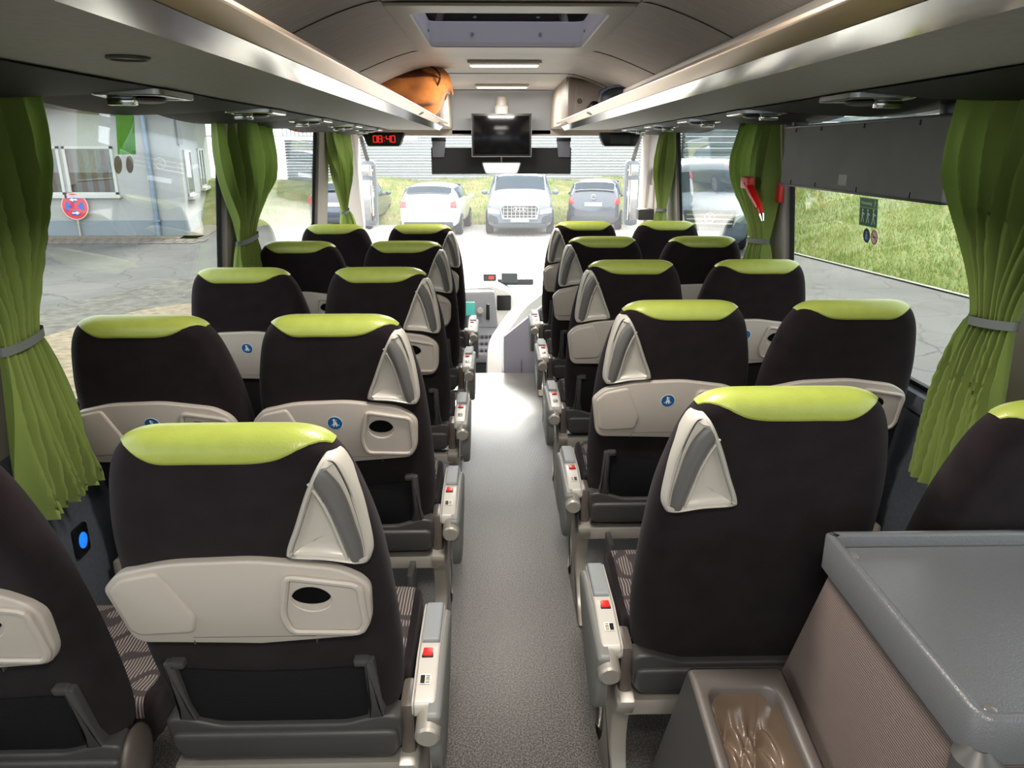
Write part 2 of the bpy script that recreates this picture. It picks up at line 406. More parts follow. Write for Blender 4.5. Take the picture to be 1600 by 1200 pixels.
# seams on the ceiling
def seam(pts, r=.003):
    return B().tube(pts, r, 5)
b = B()
for yy, sgn in ((4.03, 1), (5.20, 1), (6.62, 1)):
    X1 = .95 if yy < 6 else .44
    for s_ in (-1, 1):
        x0 = .43 if yy < 5 else 0
        pts = [(s_*(x0+(X1-x0)*t/12), yy + (.10*max(0, (t/12-.25))**2*-2 if yy < 5 else 0), zc(x0+(X1-x0)*t/12)-.001) for t in range(13)]
        b.tube(pts, .003, 5)
for s_ in (-1, 1):
    b.tube([(s_*.43, -1, 2.088), (s_*.43, 2.74, 2.088)], .003, 5)
    b.tube([(s_*.432, 5.2, 2.088), (s_*.44, 6.62, 2.088)], .003, 5)
    b.tube([(s_*(.43+.5*t/10), 2.72, zc(.43+.5*t/10)-.001) for t in range(11)], .003, 5)
b.tube([(-.43, 2.74, 2.088), (.43, 2.74, 2.088)], .004, 5)
struct('trim_4', b, M_seam)
b = B()
for s_ in (-1, 1):
    b.box(*sorted((s_*.735, s_*.775)), YB+.01, 5.4, 1.950, 1.972, .006); b.box(*sorted((s_*.79, s_*.80)), YB+.01, 5.4, 1.930, 1.955, .003)
struct('trim_11', b, M_ceil2)
# ceiling lamps (two in view, two more behind the camera)
def ceiling_lamp(y, label):
    t = thing('ceiling_light', label, 'ceiling light', (0, y, 2.088), 0, 'ceiling lamps over the aisle')
    b = B().ring(rnd(rect(-.208, .208, -.11, .11), .02), rnd(rect(-.195, .195, -.095, .095), .015), 0, -.014, XY(), .003)
    part('housing', b, M_ceil2, t)
    b = B().box(-.196, .196, -.096, .05, -.008, -.001, .001); part('grille', b, mat('grey_louvre', (92, 88, 80), .6), t)
    b = B().box(-.190, .190, .055, .092, -.016, -.002, .003)
    part('diffuser', b, emis('lamp_diffuser', (255, 236, 206), 6.0), t)
    L = bpy.data.lights.new('lamp', 'AREA'); L.shape = 'RECTANGLE'; L.size = .38; L.size_y = .16; L.energy = LAMP; L.color = (1, .93, .85)
    o = bpy.data.objects.new('lamp', L); COL.objects.link(o); o.parent = t; o.location = (0, 0, -.03)
ceiling_lamp(4.56, 'larger-looking lit ceiling lamp, the one nearer the roof hatch')
ceiling_lamp(6.14, 'smaller-looking lit ceiling lamp just behind the monitor mount')
ceiling_lamp(1.5, 'lit ceiling lamp above the rear rows, behind the roof hatch')
ceiling_lamp(-.1, 'lit ceiling lamp over the camera')
ceiling_lamp(-1.6, 'lit ceiling lamp at the back of the bus')
# front of the ceiling: sloping panel, side cheeks, header beam
b = B()
b.grid(lambda u, v: ((u-.5)*2*.44, 6.62+.42*v, 2.09-.33*(1-cos(v*pi/2))**.85 if v > 0 else 2.09), 20, 12)
b.box(-.45, .45, 7.02, 7.1, 1.74, 1.80, .01)
struct('trim_5', b, mat('smooth_grey_panel', (176, 178, 180), .4), ang=60)
b = B()
for s_ in (-1, 1):
    X0, X1 = sorted((s_*.43, s_*.56))
    b.box(X0, X1, 5.45, 7.15, 1.79, 2.10, .02)
    X0, X1 = sorted((s_*.52, s_*1.36))
    b.box(X0, X1, 6.15, 7.2, 1.80, 2.2)
b.box(-1.36, 1.36, 7.02, 7.22, 1.735, 2.2, .012)
struct('trim_6', b, M_beige)

# ------------------------------------------------------------------ luggage racks
def rack(s_, nm):
    t = thing('luggage_rack', 'overhead luggage rack with grey underside along the %s side' % nm, 'luggage rack', (0, 0, 0), 0, 'luggage racks')
    y0, y1 = YB+.02, 6.12
    b = B()
    O = [(s_*.49, 1.762), (s_*.88, 1.765), (s_*1.28, 1.79), (s_*1.28, 1.802), (s_*.88, 1.785), (s_*.49, 1.782)]
    b.prism(O, y0, y1, lambda u, v, w: (u, w, v))
    part('shelf', b, M_rackun, t, smooth=False)
    b = B(); O = [(s_*.4895, 1.760), (s_*.4605, 1.7885), (s_*.466, 1.794), (s_*.497, 1.766)]
    b.prism(O, y0, y1+.02, lambda u, v, w: (u, w, v)); part('front_strip', b, M_strip, t, smooth=False)
    b = B(); O = rnd([(s_*.461, 1.789), (s_*.420, 1.811), (s_*.424, 1.822), (s_*.437, 1.820), (s_*.468, 1.794)], .003)
    b.prism(O, y0, y1+.02, lambda u, v, w: (u, w, v)); part('lip_rail', b, M_lip, t)
    b = B().box(min(s_*.445, s_*.467), max(s_*.445, s_*.467), 5.98, 6.13, 1.795, 1.835, .006); part('end_cap', b, M_ceil2, t)
    b = B(); M = Matrix.Translation((s_*.440, 4.15, 1.7985)) @ Matrix.Rotation(s_*radians(28.), 4, 'Y')
    b.box(-.013, .013, -.035, .035, -.0012, .0012, 0, M=M); part('sticker', b, mat('green_sticker', (38, 140, 96), .5), t, label='small green sticker on the rail')
    # dark service duct outboard of the rack, bellied between the seat rows
    return t
rl = rack(-1, 'left'); rr = rack(1, 'right')
for s_, nm, VY in ((-1, '7', [1.18, 2.05, 2.98, 3.84, 4.72, 5.58]), (1, '8', [1.25, 2.13, 3.02, 3.86, 4.74, 5.60])):
    b = B()
    def fn(u, v, s_=s_, VY=VY):
        y = YB+.05+(6.25-YB-.05)*v
        ph = (y-VY[1])/.87*pi
        bel = .028*abs(sin(ph))**.7
        x = .872+(1.31-.872)*u
        prof = sin(min(1, u*1.15)*pi)**.8*.9+.1 if u < .87 else .1+.9*sin(pi*min(1, .87*1.15))**.8
        return (s_*x, y, 1.763-.012*u-bel*(.12+.88*min(1, u*1.6)**.8) + .0)
    b.grid(fn, 12, 260)
    b.box(min(s_*1.26, s_*1.37), max(s_*1.26, s_*1.37), YB, 6.2, 1.765, 1.80)
    struct('trim_'+nm, b, M_serv, ang=50)
    names = ['behind the camera', 'nearest the camera in view', 'second of the row', 'third of the row', 'fourth of the row', 'last before the windscreen']
    for k, y in enumerate(VY):
        t = thing('air_vent', 'chrome framed air vent and reading light under the %s rack, %s' % ('left' if s_ < 0 else 'right', names[k]), 'air vent', (s_*.955, y, 1.757), 0, 'air vents under the racks')
        fr = rnd([(-.085, -.10), (.07, -.12), (.10, .02), (.07, .12), (-.085, .12)], .02)
        inn = rnd([(-.065, -.075), (.055, -.092), (.08, .02), (.055, .095), (-.065, .098)], .02)
        fl = lambda u, v, w, s_=s_: (s_*u*1.05, v, w-.001)
        part('frame', B().ring(fr, inn, .004, -.011, fl, .003), M_vchrome, t)
        b = B().prism(inn, .004, -.009, fl); b.mi = 0; part('grille', b, M_blackp, t)
        b = B().ell((s_*.0, .02, -.015), .045, .07, .010); part('light_lens', b, M_dgrey, t)
        b = B().box(-.012, .055, -.080, -.052, -.034, -.010, .006, M=Matrix.Scale(s_, 4, (1, 0, 0))); part('lever', b, M_chrome, t)
for x, y in ((-.651, 1.324), (.70, .35)):
    t = thing('speaker', 'small round dark speaker let into the underside of the left rack' if x < 0 else 'small round speaker in the underside of the right rack, beside the camera', 'speaker', (x, y, 1.762))
    part('bezel', B().ring(oval(0, 0, .034, .034), oval(0, 0, .027, .027), .0, -.004, XY()), M_dgrey, t)
    part('grille', B().cyl((0, 0, -.001), (0, 0, 1), .027, .002), M_blackp, t)

# ------------------------------------------------------------------ seats
MC = {}
def rearY(z): return (1.2-z)*.27
HALF = [(0, 1.184), (.07, 1.184), (.13, 1.181), (.170, 1.163), (.20, 1.118), (.222, 1.045), (.240, .95), (.251, .80), (.254, .66), (.248, .55), (.232, .475), (.195, .428), (.13, .412)]
OUT = crv([(x, z) for x, z in HALF] + [(0, .41)] + [(-x, z) for x, z in HALF[:0:-1]], 6)
def seat_surface(i, a, side):        # point on the rounded shell, a = distance in from the outline
    T, R = .052, .05
    p = OUTN[i % len(OUT)]
    o = OUT[i % len(OUT)]
    g = T*sqrt(max(0, 1-(1-min(a, R)/R)**2))
    x, z = o[0]+p[0]*a, o[1]+p[1]*a
    return x, z, g
def _norms():
    n = len(OUT); q = inset(OUT, .01); return [((q[i][0]-OUT[i][0])/.01, (q[i][1]-OUT[i][1])/.01) for i in range(n)]
OUTN = _norms()
def shell_mesh():
    b = B(); n = len(OUT); rows = []
    K = [0, .002, .007, .015, .026, .038, .05]
    def ring(a, side, lerp=0.):
        r = []
        for i in range(n):
            x, z, g = seat_surface(i, a, side)
            if lerp:
                sx, sz = 0, min(max(z, .62), 1.02); x, z = x+(sx-x)*lerp, z+(sz-z)*lerp
            y = rearY(z)+.052 - side*g
            if side < 0: y += -.012*sin(pi*min(1, lerp*1.0)) * .5     # cushion front slightly dished
            r.append(b.bm.verts.new((x, y, z)))
        return r
    seq = [(0, 1, 0)] + [(a, 1, 0) for a in K[1:]] + [(.05, 1, l) for l in (.15, .35, .6, .85)]
    seqf = [(a, -1, 0) for a in K[1:]] + [(.05, -1, l) for l in (.15, .35, .6, .85)]
    R0 = ring(*seq[0]); prev = R0
    for q in seq[1:]:
        r = ring(*q)
        for i in range(n): b.bm.faces.new((prev[i], prev[(i+1) % n], r[(i+1) % n], r[i]))
        prev = r
    b.bm.faces.new(prev)
    prev = R0
    for q in seqf:
        r = ring(*q)
        for i in range(n): b.bm.faces.new((prev[i], r[i], r[(i+1) % n], prev[(i+1) % n]))
        prev = r
    b.bm.faces.new(prev[::-1])
    return b.mesh('backrest', M_fabric, 70)
def pad_mesh(s_):
    """green leather cap over the top edge; the gradual end is towards the aisle"""
    b = B(); n = len(OUT)
    top = sorted([i for i in range(n) if OUT[i][1] > 1.09], key=lambda i: OUT[i][0])
    def at(x):
        for a, c in zip(top, top[1:]):
            if OUT[a][0] <= x <= OUT[c][0]:
                t = (x-OUT[a][0])/(OUT[c][0]-OUT[a][0])
                return [OUT[a][k]*(1-t)+OUT[c][k]*t for k in (0, 1)], [OUTN[a][k]*(1-t)+OUTN[c][k]*t for k in (0, 1)]
    def fn(u, v):
        x = (-.168+.345*u)*s_
        w = u
        e0 = min(1, w/.24); e1 = min(1, (1-w)/.44); e1 = e1*e1*(3-2*e1)*.45+e1*.55
        depth = .054*min(1-(1-e0)**2.4, 1-(1-e1)**2.2)
        depth = max(depth, .0015)
        s = v*2-1                         # -1 rear lower edge, +1 front edge
        a = depth*abs(s)**1.3 if s < 0 else .06*s**1.3*min(1, depth/.02)
        o, nn = at(x)
        R = .05; g = .052*sqrt(max(0, 1-(1-min(a, R)/R)**2)); e = .0035
        if v in (0., 1.): e = -.002
        xx, zz = o[0]+nn[0]*a, o[1]+nn[1]*a
        k = max(0, 1-min(a, R)/R)
        y = rearY(zz)+.052+(g+e*(1-k))*(1 if s > 0 else -1)
        return (xx-nn[0]*e*k, y, zz-nn[1]*e*k)
    b.grid(fn, 44, 28)
    return b.mesh('headrest_cap', M_green, 80)
F_rear = lambda u, v, w: (u, rearY(v)-w, v)
def tray_parts():
    b = B()
    O = [(-.258, .868), (-.225, .905), (-.13, .928), (.02, .934), (.165, .914), (.205, .888), (.218, .862), (.213, .775), (.192, .738), (.0, .724), (-.222, .727), (-.240, .745)]
    O = rnd(O, [.012, .02, .03, .03, .03, .02, .02, .02, .02, .0, .02, .02], 3)
    b.prism(O, -.004, .020, F_rear, .006, 3)
    b.mi = 1
    for x in (-.125, .105): b.box(x-.0008, x+.0008, rearY(.732)-.0206, rearY(.732)-.010, .724, .742)
    b.box(-.125, .105, rearY(.742)-.0203, rearY(.742)-.010, .7415, .7425)
    m1 = b.mesh('tray', [M_tray, M_seam], 50)
    # raised cup holder frame with an oval hole, right end
    b = B(); n = 32
    hole = oval(.112, .842, .036, .030, n, pi/2)
    outr = []
    for p in oval(.0, .0, 1, 1, n, pi/2):
        pass
    ro = rnd([(.207, .882), (.070, .906), (.046, .80), (.060, .752), (.196, .748), (.210, .775)], [.02, .02, .03, .02, .02, .01], 5)
    # resample the frame outline by direction from the hole centre so both loops pair up
    def cast(ang):
        dx, dy = cos(ang), sin(ang); best = None
        for i in range(len(ro)):
            (x1, y1), (x2, y2) = ro[i], ro[(i+1) % len(ro)]
            x1 -= .112; x2 -= .112; y1 -= .842; y2 -= .842
            den = dx*(y2-y1)-dy*(x2-x1)
            if abs(den) < 1e-12: continue
            t = (x1*(y2-y1)-y1*(x2-x1))/den; s = (x1*dy-y1*dx)/den
            if t > 0 and -1e-6 <= s <= 1+1e-6: best = t if best is None else min(best, t)
        return (.112+dx*best, .842+dy*best)
    n = 64
    hole = oval(.112, .842, .036, .030, n, 0); outr = [cast(2*pi*i/n) for i in range(n)]
    b.ring(outr, inset(outr, .013), .016, .031, F_rear, .004)
    b.ring(inset(outr, .012), hole, .016, .0245, F_rear, .002)
    m2 = b.mesh('cup_holder', M_tray, 18)
    b = B().prism(oval(.112, .850, .035, .0205, 28), .018, .0222, F_rear); m3 = b.mesh('cup_hole_shade', M_black)  # flat black disc, stands in for the shaded depth of the hole
    b = B()
    O = rnd([(-.249, .868), (-.22, .896), (-.15, .912), (-.105, .80), (-.118, .757), (-.22, .752), (-.235, .765)], .012, 3)
    b.prism(O, .016, .027, F_rear, .008, 3); m4 = b.mesh('tray_latch', M_tray, 60)
    return m1, m2, m3, m4
def sticker_mesh():
    b = B(); c = (-.02, .862); f = lambda u, v, w: (c[0]+u, rearY(c[1]+v)-w, c[1]+v)
    b.mi = 1; b.prism(oval(0, 0, .0225, .0225, 28), .020, .0208, f); b.mi = 0; b.prism(oval(0, 0, .0210, .0210, 28), .0206, .0212, f)
    b.mi = 1
    b.prism(oval(-.002, .0115, .0033, .0033, 12), .021, .0216, f)
    b.prism([(-.0035, .008), (.002, .008), (.0055, .001), (.0065, -.005), (-.0065, -.005), (-.005, .002)], .021, .0216, f)
    b.prism([(.003, .007), (.005, .0085), (.0055, .012), (.004, .012)], .021, .0216, f)
    b.prism([(-.006, -.006), (-.001, -.006), (-.003, -.012), (-.006, -.010)], .021, .0216, f); b.prism([(.001, -.006), (.006, -.006), (.006, -.010), (.003, -.012)], .021, .0216, f)
    b.prism([(-.012, -.0065), (-.0065, -.004), (-.0065, -.0055), (-.0115, -.0085)], .021, .0216, f); b.prism([(.012, -.0065), (.0065, -.004), (.0065, -.0055), (.0115, -.0085)], .021, .0216, f)
    b.mi = 0; b.prism([(-.0045, .001), (-.0035, -.0002), (.0035, .0072), (.0025, .0078)], .0212, .0219, f)
    return b.mesh('sticker', [M_blue, M_white], smooth=False)
def handle_parts(s_):
    O = [(.178, 1.146), (.164, 1.140), (.136, 1.085), (.106, 1.01), (.084, .955), (.090, .938), (.15, .932), (.205, .922), (.222, .926), (.228, .952), (.222, 1.02), (.210, 1.085), (.194, 1.135)]
    O = [(s_*x, z) for x, z in crv(O, 6)]
    I = inset(O, .011)
    # the shell side falls away near the edge, so the moulding follows it
    def edge(z):
        for (xa, za), (xb, zb_) in zip(HALF[3:], HALF[4:]):
            if zb_ <= z <= za: return xa+(xb-xa)*(za-z)/(za-zb_)
        return .17
    def F(u, v, w):
        a = max(.010, edge(v)-abs(u)); k = 1-min(a, .05)/.05
        return (u, rearY(v)-w+.052*(1-sqrt(max(0, 1-k*k))), v)
    b = B(); b.ring(O, I, -.03, .024, F, .006); m1 = b.mesh('handle_frame', M_handle, 60)
    b = B(); n = len(I); cx = s_*.152; cz = .985
    prev = None
    for t, w in ((0, .020), (.06, .016), (.16, .0105), (.32, .0070), (.6, .0060), (.93, .0060)):
        r = [b.bm.verts.new(F(p[0]+(cx-p[0])*t, p[1]+(cz-p[1])*t, w)) for p in I]
        if prev:
            for i in range(n): b.bm.faces.new((prev[i], prev[(i+1) % n], r[(i+1) % n], r[i]))
        prev = r
    b.bm.faces.new(prev); m2 = b.mesh('handle_bowl', M_handle, 70)
    left = [(.146, 1.100), (.160, 1.070), (.172, 1.030), (.181, .985), (.189, .942), (.190, .930)]
    right = [(.168, 1.130), (.188, 1.095), (.200, 1.055), (.207, 1.01), (.213, .97), (.216, .930)]
    L = crv(left, 5, False); Rr = crv(right, 5, False)
    b = B(); nn = len(L)
    def bar(u, v):
        k = min(int(v*(nn-1)), nn-2); t = v*(nn-1)-k
        l = [L[k][q]*(1-t)+L[k+1][q]*t for q in (0, 1)]; r = [Rr[k][q]*(1-t)+Rr[k+1][q]*t for q in (0, 1)]
        a = u*2*pi; m = .5-.5*cos(a); x = l[0]*(1-m)+r[0]*m; z = l[1]*(1-m)+r[1]*m
        w = .013+.011*sin(a)+.005*sin(v*pi)
        return F(s_*x, z, w)
    R = b.grid(bar, 14, nn*2, True); b.bm.faces.new(R[0][::-1]); b.bm.faces.new(R[-1]); m3 = b.mesh('grab_bar', M_mgrey, 60)
    b = B(); Ft = [(s_*x-s_*.004, z, 0) for x, z in L]
    b.tube([F(p[0], p[1], .017) for p in Ft], .0035, 6); m4 = b.mesh('bar_edging', M_handle, 60)
    return m1, m2, m3, m4
def hooks_mesh(x):
    s = 1 if x > 0 else -1
    b = B(); pts = [(x-.022*1, .485), (x+.022, .485), (x+.012, .52), (x+.009, .66), (x-.006, .668), (x-.020*s*1, .664), (x-.016*s, .648), (x-.010, .645), (x-.010, .53)]
    O = [(x-.020, .485), (x+.020, .485), (x+.012, .53), (x+.010, .665), (x-.010, .665), (x-.012, .53)]
    b.prism(rnd(O, .006, 3), -.01, .020, F_rear, .006, 2)
    Q = rect(min(x, x-s*.030), max(x, x-s*.030), .648, .668)
    b.prism(rnd(Q, .006, 3), -.004, .020, F_rear, .005, 2)
    return b.mesh('net_hook', M_dgrey, 50)
def cover_parts():
    b = B()
    O = rnd([(-.235, .375), (.235, .375), (.245, .43), (.243, .492), (.205, .498), (.13, .470), (-.13, .470), (-.205, .498), (-.243, .492), (-.245, .43)], .014, 3)
    b.prism(O, -.03, .022, F_rear, .008, 3)
    O = rnd([(-.225, .368), (.225, .368), (.238, .40), (.238, .455), (-.238, .455), (-.238, .40)], .02, 3)
    b.prism(O, -.06, .034, F_rear, .012, 3)
    m = b.mesh('back_cover', M_dgrey, 50)
    b = B()
    def net(u, v):
        x = (u-.5)*.38; zt = .640-.012*sin(u*pi); z = .468+(zt-.468)*v
        return (x, rearY(z)-.004-.016*sin(v*pi*.9+.1)*sin(u*pi)**.5, z)
    b.grid(net, 20, 12)
    m2 = b.mesh('magazine_net', M_net, 60)
    return m, m2
def cushion_parts():
    b = B()
    prof = [(.30, .43), (.31, .49), (.38, .485), (.50, .49), (.62, .50), (.665, .485), (.68, .45), (.66, .40), (.60, .375), (.32, .375)]
    P = crv(prof, 4)
    n = len(P)
    def row(x, k):
        cy = .4; cz = .44
        return [b.bm.verts.new((x, cy+(p[0]-cy)*k, cz+(p[1]-cz)*k)) for p in P]
    xs_ = [(-.245, .90), (-.240, .955), (-.228, .985), (-.20, 1), (0, 1.0), (.20, 1), (.228, .985), (.240, .955), (.245, .90)]
    R = [row(*q) for q in xs_]
    for j, (a, c) in enumerate(zip(R, R[1:])):
        for i in range(n):
            f = b.bm.faces.new((a[i], a[(i+1) % n], c[(i+1) % n], c[i]))
            zz = sum(v.co.z for v in f.verts)/4
            f.material_index = 0 if (1 < j < 6 and zz > .44) else 1
    for q in (R[0][::-1], R[-1]):
        f = b.bm.faces.new(q); f.material_index = 1
    m = b.mesh('cushion', [M_pattern, M_fabric], 60)
    b = B().box(-.22, .22, .26, .62, .335, .385, .02); m2 = b.mesh('seat_pan', M_dgrey)
    return m, m2
def arm_parts(s_):
    Sx = Matrix.Scale(s_, 4, (1, 0, 0)) if s_ < 0 else Matrix.Identity(4)
    ys_ = lambda y: .40+(y-.40)*.82
    fx = lambda x0: (lambda u, v, w: (s_*(x0+w), ys_(u), v))
    b = B()
    O = rnd([(.12, .49), (.50, .497), (.60, .485), (.62, .455), (.52, .36), (.30, .27), (.20, .285), (.15, .36)], [.02, .02, .03, .03, .05, .05, .05, .03], 5)
    b.prism(O, .030, .058, fx(.270), .012, 3); m1 = b.mesh('armrest_shell', M_armshell, 50)
    b = B(); O = rnd([(.165, .455), (.165, .492), (.34, .512), (.59, .508), (.60, .48), (.40, .455)], .012, 3)
    b.prism(O, -.006, .044, fx(.270), .007, 3); b.prism(O, .0, -.008, fx(.270), .004, 2); m2 = b.mesh('armrest', M_armlight, 50)
    b = B(); O = rnd([(.385, .500), (.385, .522), (.57, .520), (.592, .505), (.592, .495)], .008, 3)
    b.prism(O, .0, .040, fx(.272), .006, 3); m3 = b.mesh('armrest_pad', M_armpad, 50)
    b = B(); b.box(.276, .298, ys_(.325), ys_(.358), .505, .5165, .003, M=Sx); m4 = b.mesh('release_button', M_red, 50)
    b = B(); b.box(.2735, .3005, ys_(.3215), ys_(.3615), .500, .5120, .003, M=Sx); m5 = b.mesh('button_bezel', M_blackp, 50)
    b = B(); sl = .02/.175
    def lab(x0, x1, y0, y1, e): b.quad([(s_*x0, ys_(y0), .4935+sl*(y0-.165)+e), (s_*x1, ys_(y0), .4935+sl*(y0-.165)+e), (s_*x1, ys_(y1), .4935+sl*(y1-.165)+e), (s_*x0, ys_(y1), .4935+sl*(y1-.165)+e)])
    b.mi = 1; lab(.276, .300, .228, .262, .0006); b.mi = 0
    lab(.277, .287, .230, .258, .0010)
    for q in range(4): lab(.289, .2975, .232+q*.007, .235+q*.007, .0010)
    b.mi = 2; lab(.2885, .2985, .240, .244, .0014)
    m6 = b.mesh('warning_label', [M_blackp, M_white, mat('yellow_print', (200, 170, 60), .5)], smooth=False)
    b = B().cyl((s_*.300, .240, .458), (0, -1, -.12), .027, .085, 24, .005); m7 = b.mesh('pivot', M_alu, 40)
    b = B(); b.box(.236, .270, .205, .30, .34, .49, .014, M=Sx); m8 = b.mesh('hinge_cover', M_hinge, 50)
    return m1, m2, m3, m5, m4, m6, m7, m8
def leg_mesh(s_):
    b = B()
    # cast aluminium foot below the aisle edge, flaring to the floor
    fx = lambda x0: (lambda u, v, w: (s_*(x0+w), u, v))
    O = crv([(.20, .365), (.46, .365), (.47, .33), (.40, .25), (.37, .13), (.42, .03), (.50, .0), (.12, .0), (.20, .05), (.25, .15), (.24, .26), (.19, .32)], 4)
    b.prism(O, .0, .042, fx(.235), .008, 2)
    return b.mesh('leg', M_alu, 50)
def cached(key, fn):
    if key not in MC: MC[key] = fn()
    return MC[key]
def seat(x, d0, s_, aisle, label, tray=True, sticker=True, feet=True):
    t = thing('coach_seat', label, 'seat', (x, d0, 0), 0, 'black and green coach seats')
    link('backrest', cached('shell', shell_mesh), t)
    link('headrest_cap', cached(('pad', s_), lambda: pad_mesh(s_)), t, label='green leather headrest cap')
    cu, pan = cached('cushion', cushion_parts); c = link('cushion', cu, t, label='patterned seat cushion'); link('seat_pan', pan, t)
    cov, net = cached('cover', cover_parts); link('back_cover', cov, t)
    if tray:
        nt_ = link('magazine_net', net, t)
        for q in (-.195, .195): link('net_hook', cached(('hook', q), lambda q=q: hooks_mesh(q)), t)
        m1, m2, m3, m4 = cached('tray', tray_parts)
        tr = link('tray_table', m1, t); ch = link('cup_holder', m2, tr); link('cup_hole_shade', m3, tr); link('tray_latch', m4, tr)
        if sticker: link('sticker', cached('stk', sticker_mesh), tr, label='round blue seat belt sticker')
    if aisle:
        for nm, m in zip(('handle_frame', 'handle_bowl', 'grab_bar', 'bar_edging'), cached(('handle', s_), lambda: handle_parts(s_))):
            if nm == 'handle_frame': hf = link('corner_handle', m, t)
            else: link(nm, m, hf)
        am = cached(('arm', s_), lambda: arm_parts(s_))
        sh = link('armrest_shell', am[0], t); a = link('armrest', am[1], t)
        for nm, m in zip(('armrest_pad', 'button_bezel', 'release_button', 'warning_label', 'pivot'), am[2:7]): link(nm, m, a)
        link('hinge_cover', am[7], t)
        link('leg', cached(('leg', s_), lambda: leg_mesh(s_)), t)
    else:
        b = cached(('hub', s_), lambda: B().ell((s_*.249, .215, .425), .018, .060, .072).mesh('recliner_hub', M_hinge, 70))
        link('recliner_hub', b, t)
    def beam():
        b = B(); b.box(-.254, .254, .20, .255, .300, .345, .006); b.box(-.254, .254, .47, .52, .300, .335, .006)
        if not aisle: b.box(*sorted((-s_*.254, -s_*.270)), .18, .55, .28, .35, .006)
        return b.mesh('cross_beam', M_alu, 40)
    link('cross_beam', cached(('beam', s_, aisle), beam), t)
    def foot():
        b = B().box(-.17, .17, .11, .135, .20, .235, .008); b.box(-.18, -.16, .11, .22, .20, .33, .006); b.box(.16, .18, .11, .22, .20, .33, .006)
        return b.mesh('footrest', M_dgrey)
    if feet: link('footrest', cached('foot', foot), t)
    return t
P = .859
rows = ['nearest the camera', 'second from the camera', 'third from the camera', 'fourth from the camera', 'farthest from the camera']
for i in range(5):
    n_st = ', no sticker' if i == 0 else ''
    seat(-.505, 1.10+P*i, 1, True, 'black green-capped seat with corner handle, left of aisle, %s%s' % (rows[i], n_st), True, i == 1)
    seat(-1.03 if i else -1.05, 1.10+P*i - (.07 if i == 0 else 0), 1, False, 'black green-capped seat along the left windows, %s' % (rows[i] if i else 'cut off by the left edge'), True, i in (1, 2, 3))
    seat(.505, 1.28+P*i, -1, True, 'black green-capped seat with corner handle, right of aisle, %s%s' % (rows[i], ', no tray' if i == 0 else ''), i > 0, i == 1, i > 0)
    seat(1.03, 1.28+P*i - (.09 if i == 0 else 0), -1, False, 'black green-capped seat along the right windows, %s' % (rows[i] if i else 'half hidden behind the counter'), i > 0, i in (1, 2), i > 0)

# ------------------------------------------------------------------ curtains
def curtain(sd, label, X, ytop, ztop, ytie, ztie, ybot, zbot, folds=7, amp=.03, seed=0, bulge=0., tie_c=(96, 100, 98)):
    t = thing('curtain', label, 'curtain', (sd*X, (ytop[0]+ytop[1])/2, zbot), 0, 'green window curtains')
    ox, oy, oz = t.location
    rn = random.Random(seed); ph = [rn.uniform(0, 6.28) for _ in range(4)]
    kt = (ztop-ztie)/(ztop-zbot)
    def fn(u, v):
        z = ztop+(zbot-ztop)*v
        if v < kt:
            s = v/kt; e = s**2.2*(1+.0*s); e = s*s*(3-2*s) if s < 1 else 1; e = e**1.5
            a0 = ytop[0]+(ytie[0]-ytop[0])*e; a1 = ytop[1]+(ytie[1]-ytop[1])*e
            if bulge > 0: a1 += bulge*sin(s*pi)**2
            elif bulge < 0: a0 += bulge*sin(s*pi)**2
            am = amp*(.55+.6*sin(s*pi*.9)); am = am*(1-s**6)+.012*s**6
        else:
            s = (v-kt)/(1-kt); e = s**.55
            a0 = ytie[0]+(ybot[0]-ytie[0])*e; a1 = ytie[1]+(ybot[1]-ytie[1])*e
            am = .012+amp*.9*s**.7
        uu = u+.016*sin(u*9+v*4+ph[0])
        y = a0+(a1-a0)*uu
        q = sin(folds*pi*(uu+.03*sin(v*5+ph[2]))+ph[1]); x = am*((1-2*abs(q)**1.1)*(-sd)+.22*sin(folds*3.4*pi*uu+v*2+ph[3]))
        y += am*.35*cos(folds*2*pi*uu+ph[1]*2)
        return (sd*X+x-ox, y-oy, z-oz)
    b = B(); b.grid(fn, 150, 90)
    part('cloth', b, M_curtain, t, ang=180)
    b = B(); cy = (ytie[0]+ytie[1])/2; ry = abs(ytie[1]-ytie[0])/2+.010
    slant = .03 if sd < 0 else -.03
    def tf(u, v):
        a = u*2*pi; return (sd*X+.030*cos(a)-ox, cy+ry*sin(a)-oy, ztie+(v-.5)*.022+slant*.3*sin(a)-oz)
    b.grid(tf, 28, 2, True)
    part('tieback', b, mat('grey_tieback', tie_c, .8), t, ang=180)
curtain(-1, 'long green curtain hanging at the left edge, nearest the camera', 1.215, (1.40, 2.06), 1.765, (1.71, 1.86), 1.175, (1.70, 1.97), .72, 8, .032, 1)
curtain(-1, 'green curtain gathered at the second left window post', 1.235, (3.30, 4.12), 1.76, (3.46, 3.74), 1.215, (3.38, 3.78), .95, 7, .026, 2, bulge=.12)
curtain(-1, 'slim green curtain at the front left pillar behind the clock', 1.215, (5.44, 6.22), 1.755, (5.78, 5.96), 1.165, (5.68, 6.40), .75, 6, .028, 3, bulge=.10)
curtain(1, 'long green curtain hanging at the right edge, nearest the camera', 1.175, (1.40, 2.09), 1.765, (1.70, 1.85), 1.21, (1.71, 1.98), .72, 8, .028, 4)
curtain(1, 'rumpled green curtain on the right beside the red emergency hammer', 1.225, (3.50, 4.05), 1.76, (3.52, 3.76), 1.195, (3.46, 3.80), .95, 6, .030, 5, bulge=.20)
curtain(1, 'slim green curtain at the front right pillar', 1.215, (5.58, 6.00), 1.755, (5.68, 5.94), 1.175, (5.58, 6.12), .75, 5, .026, 6, bulge=.12)

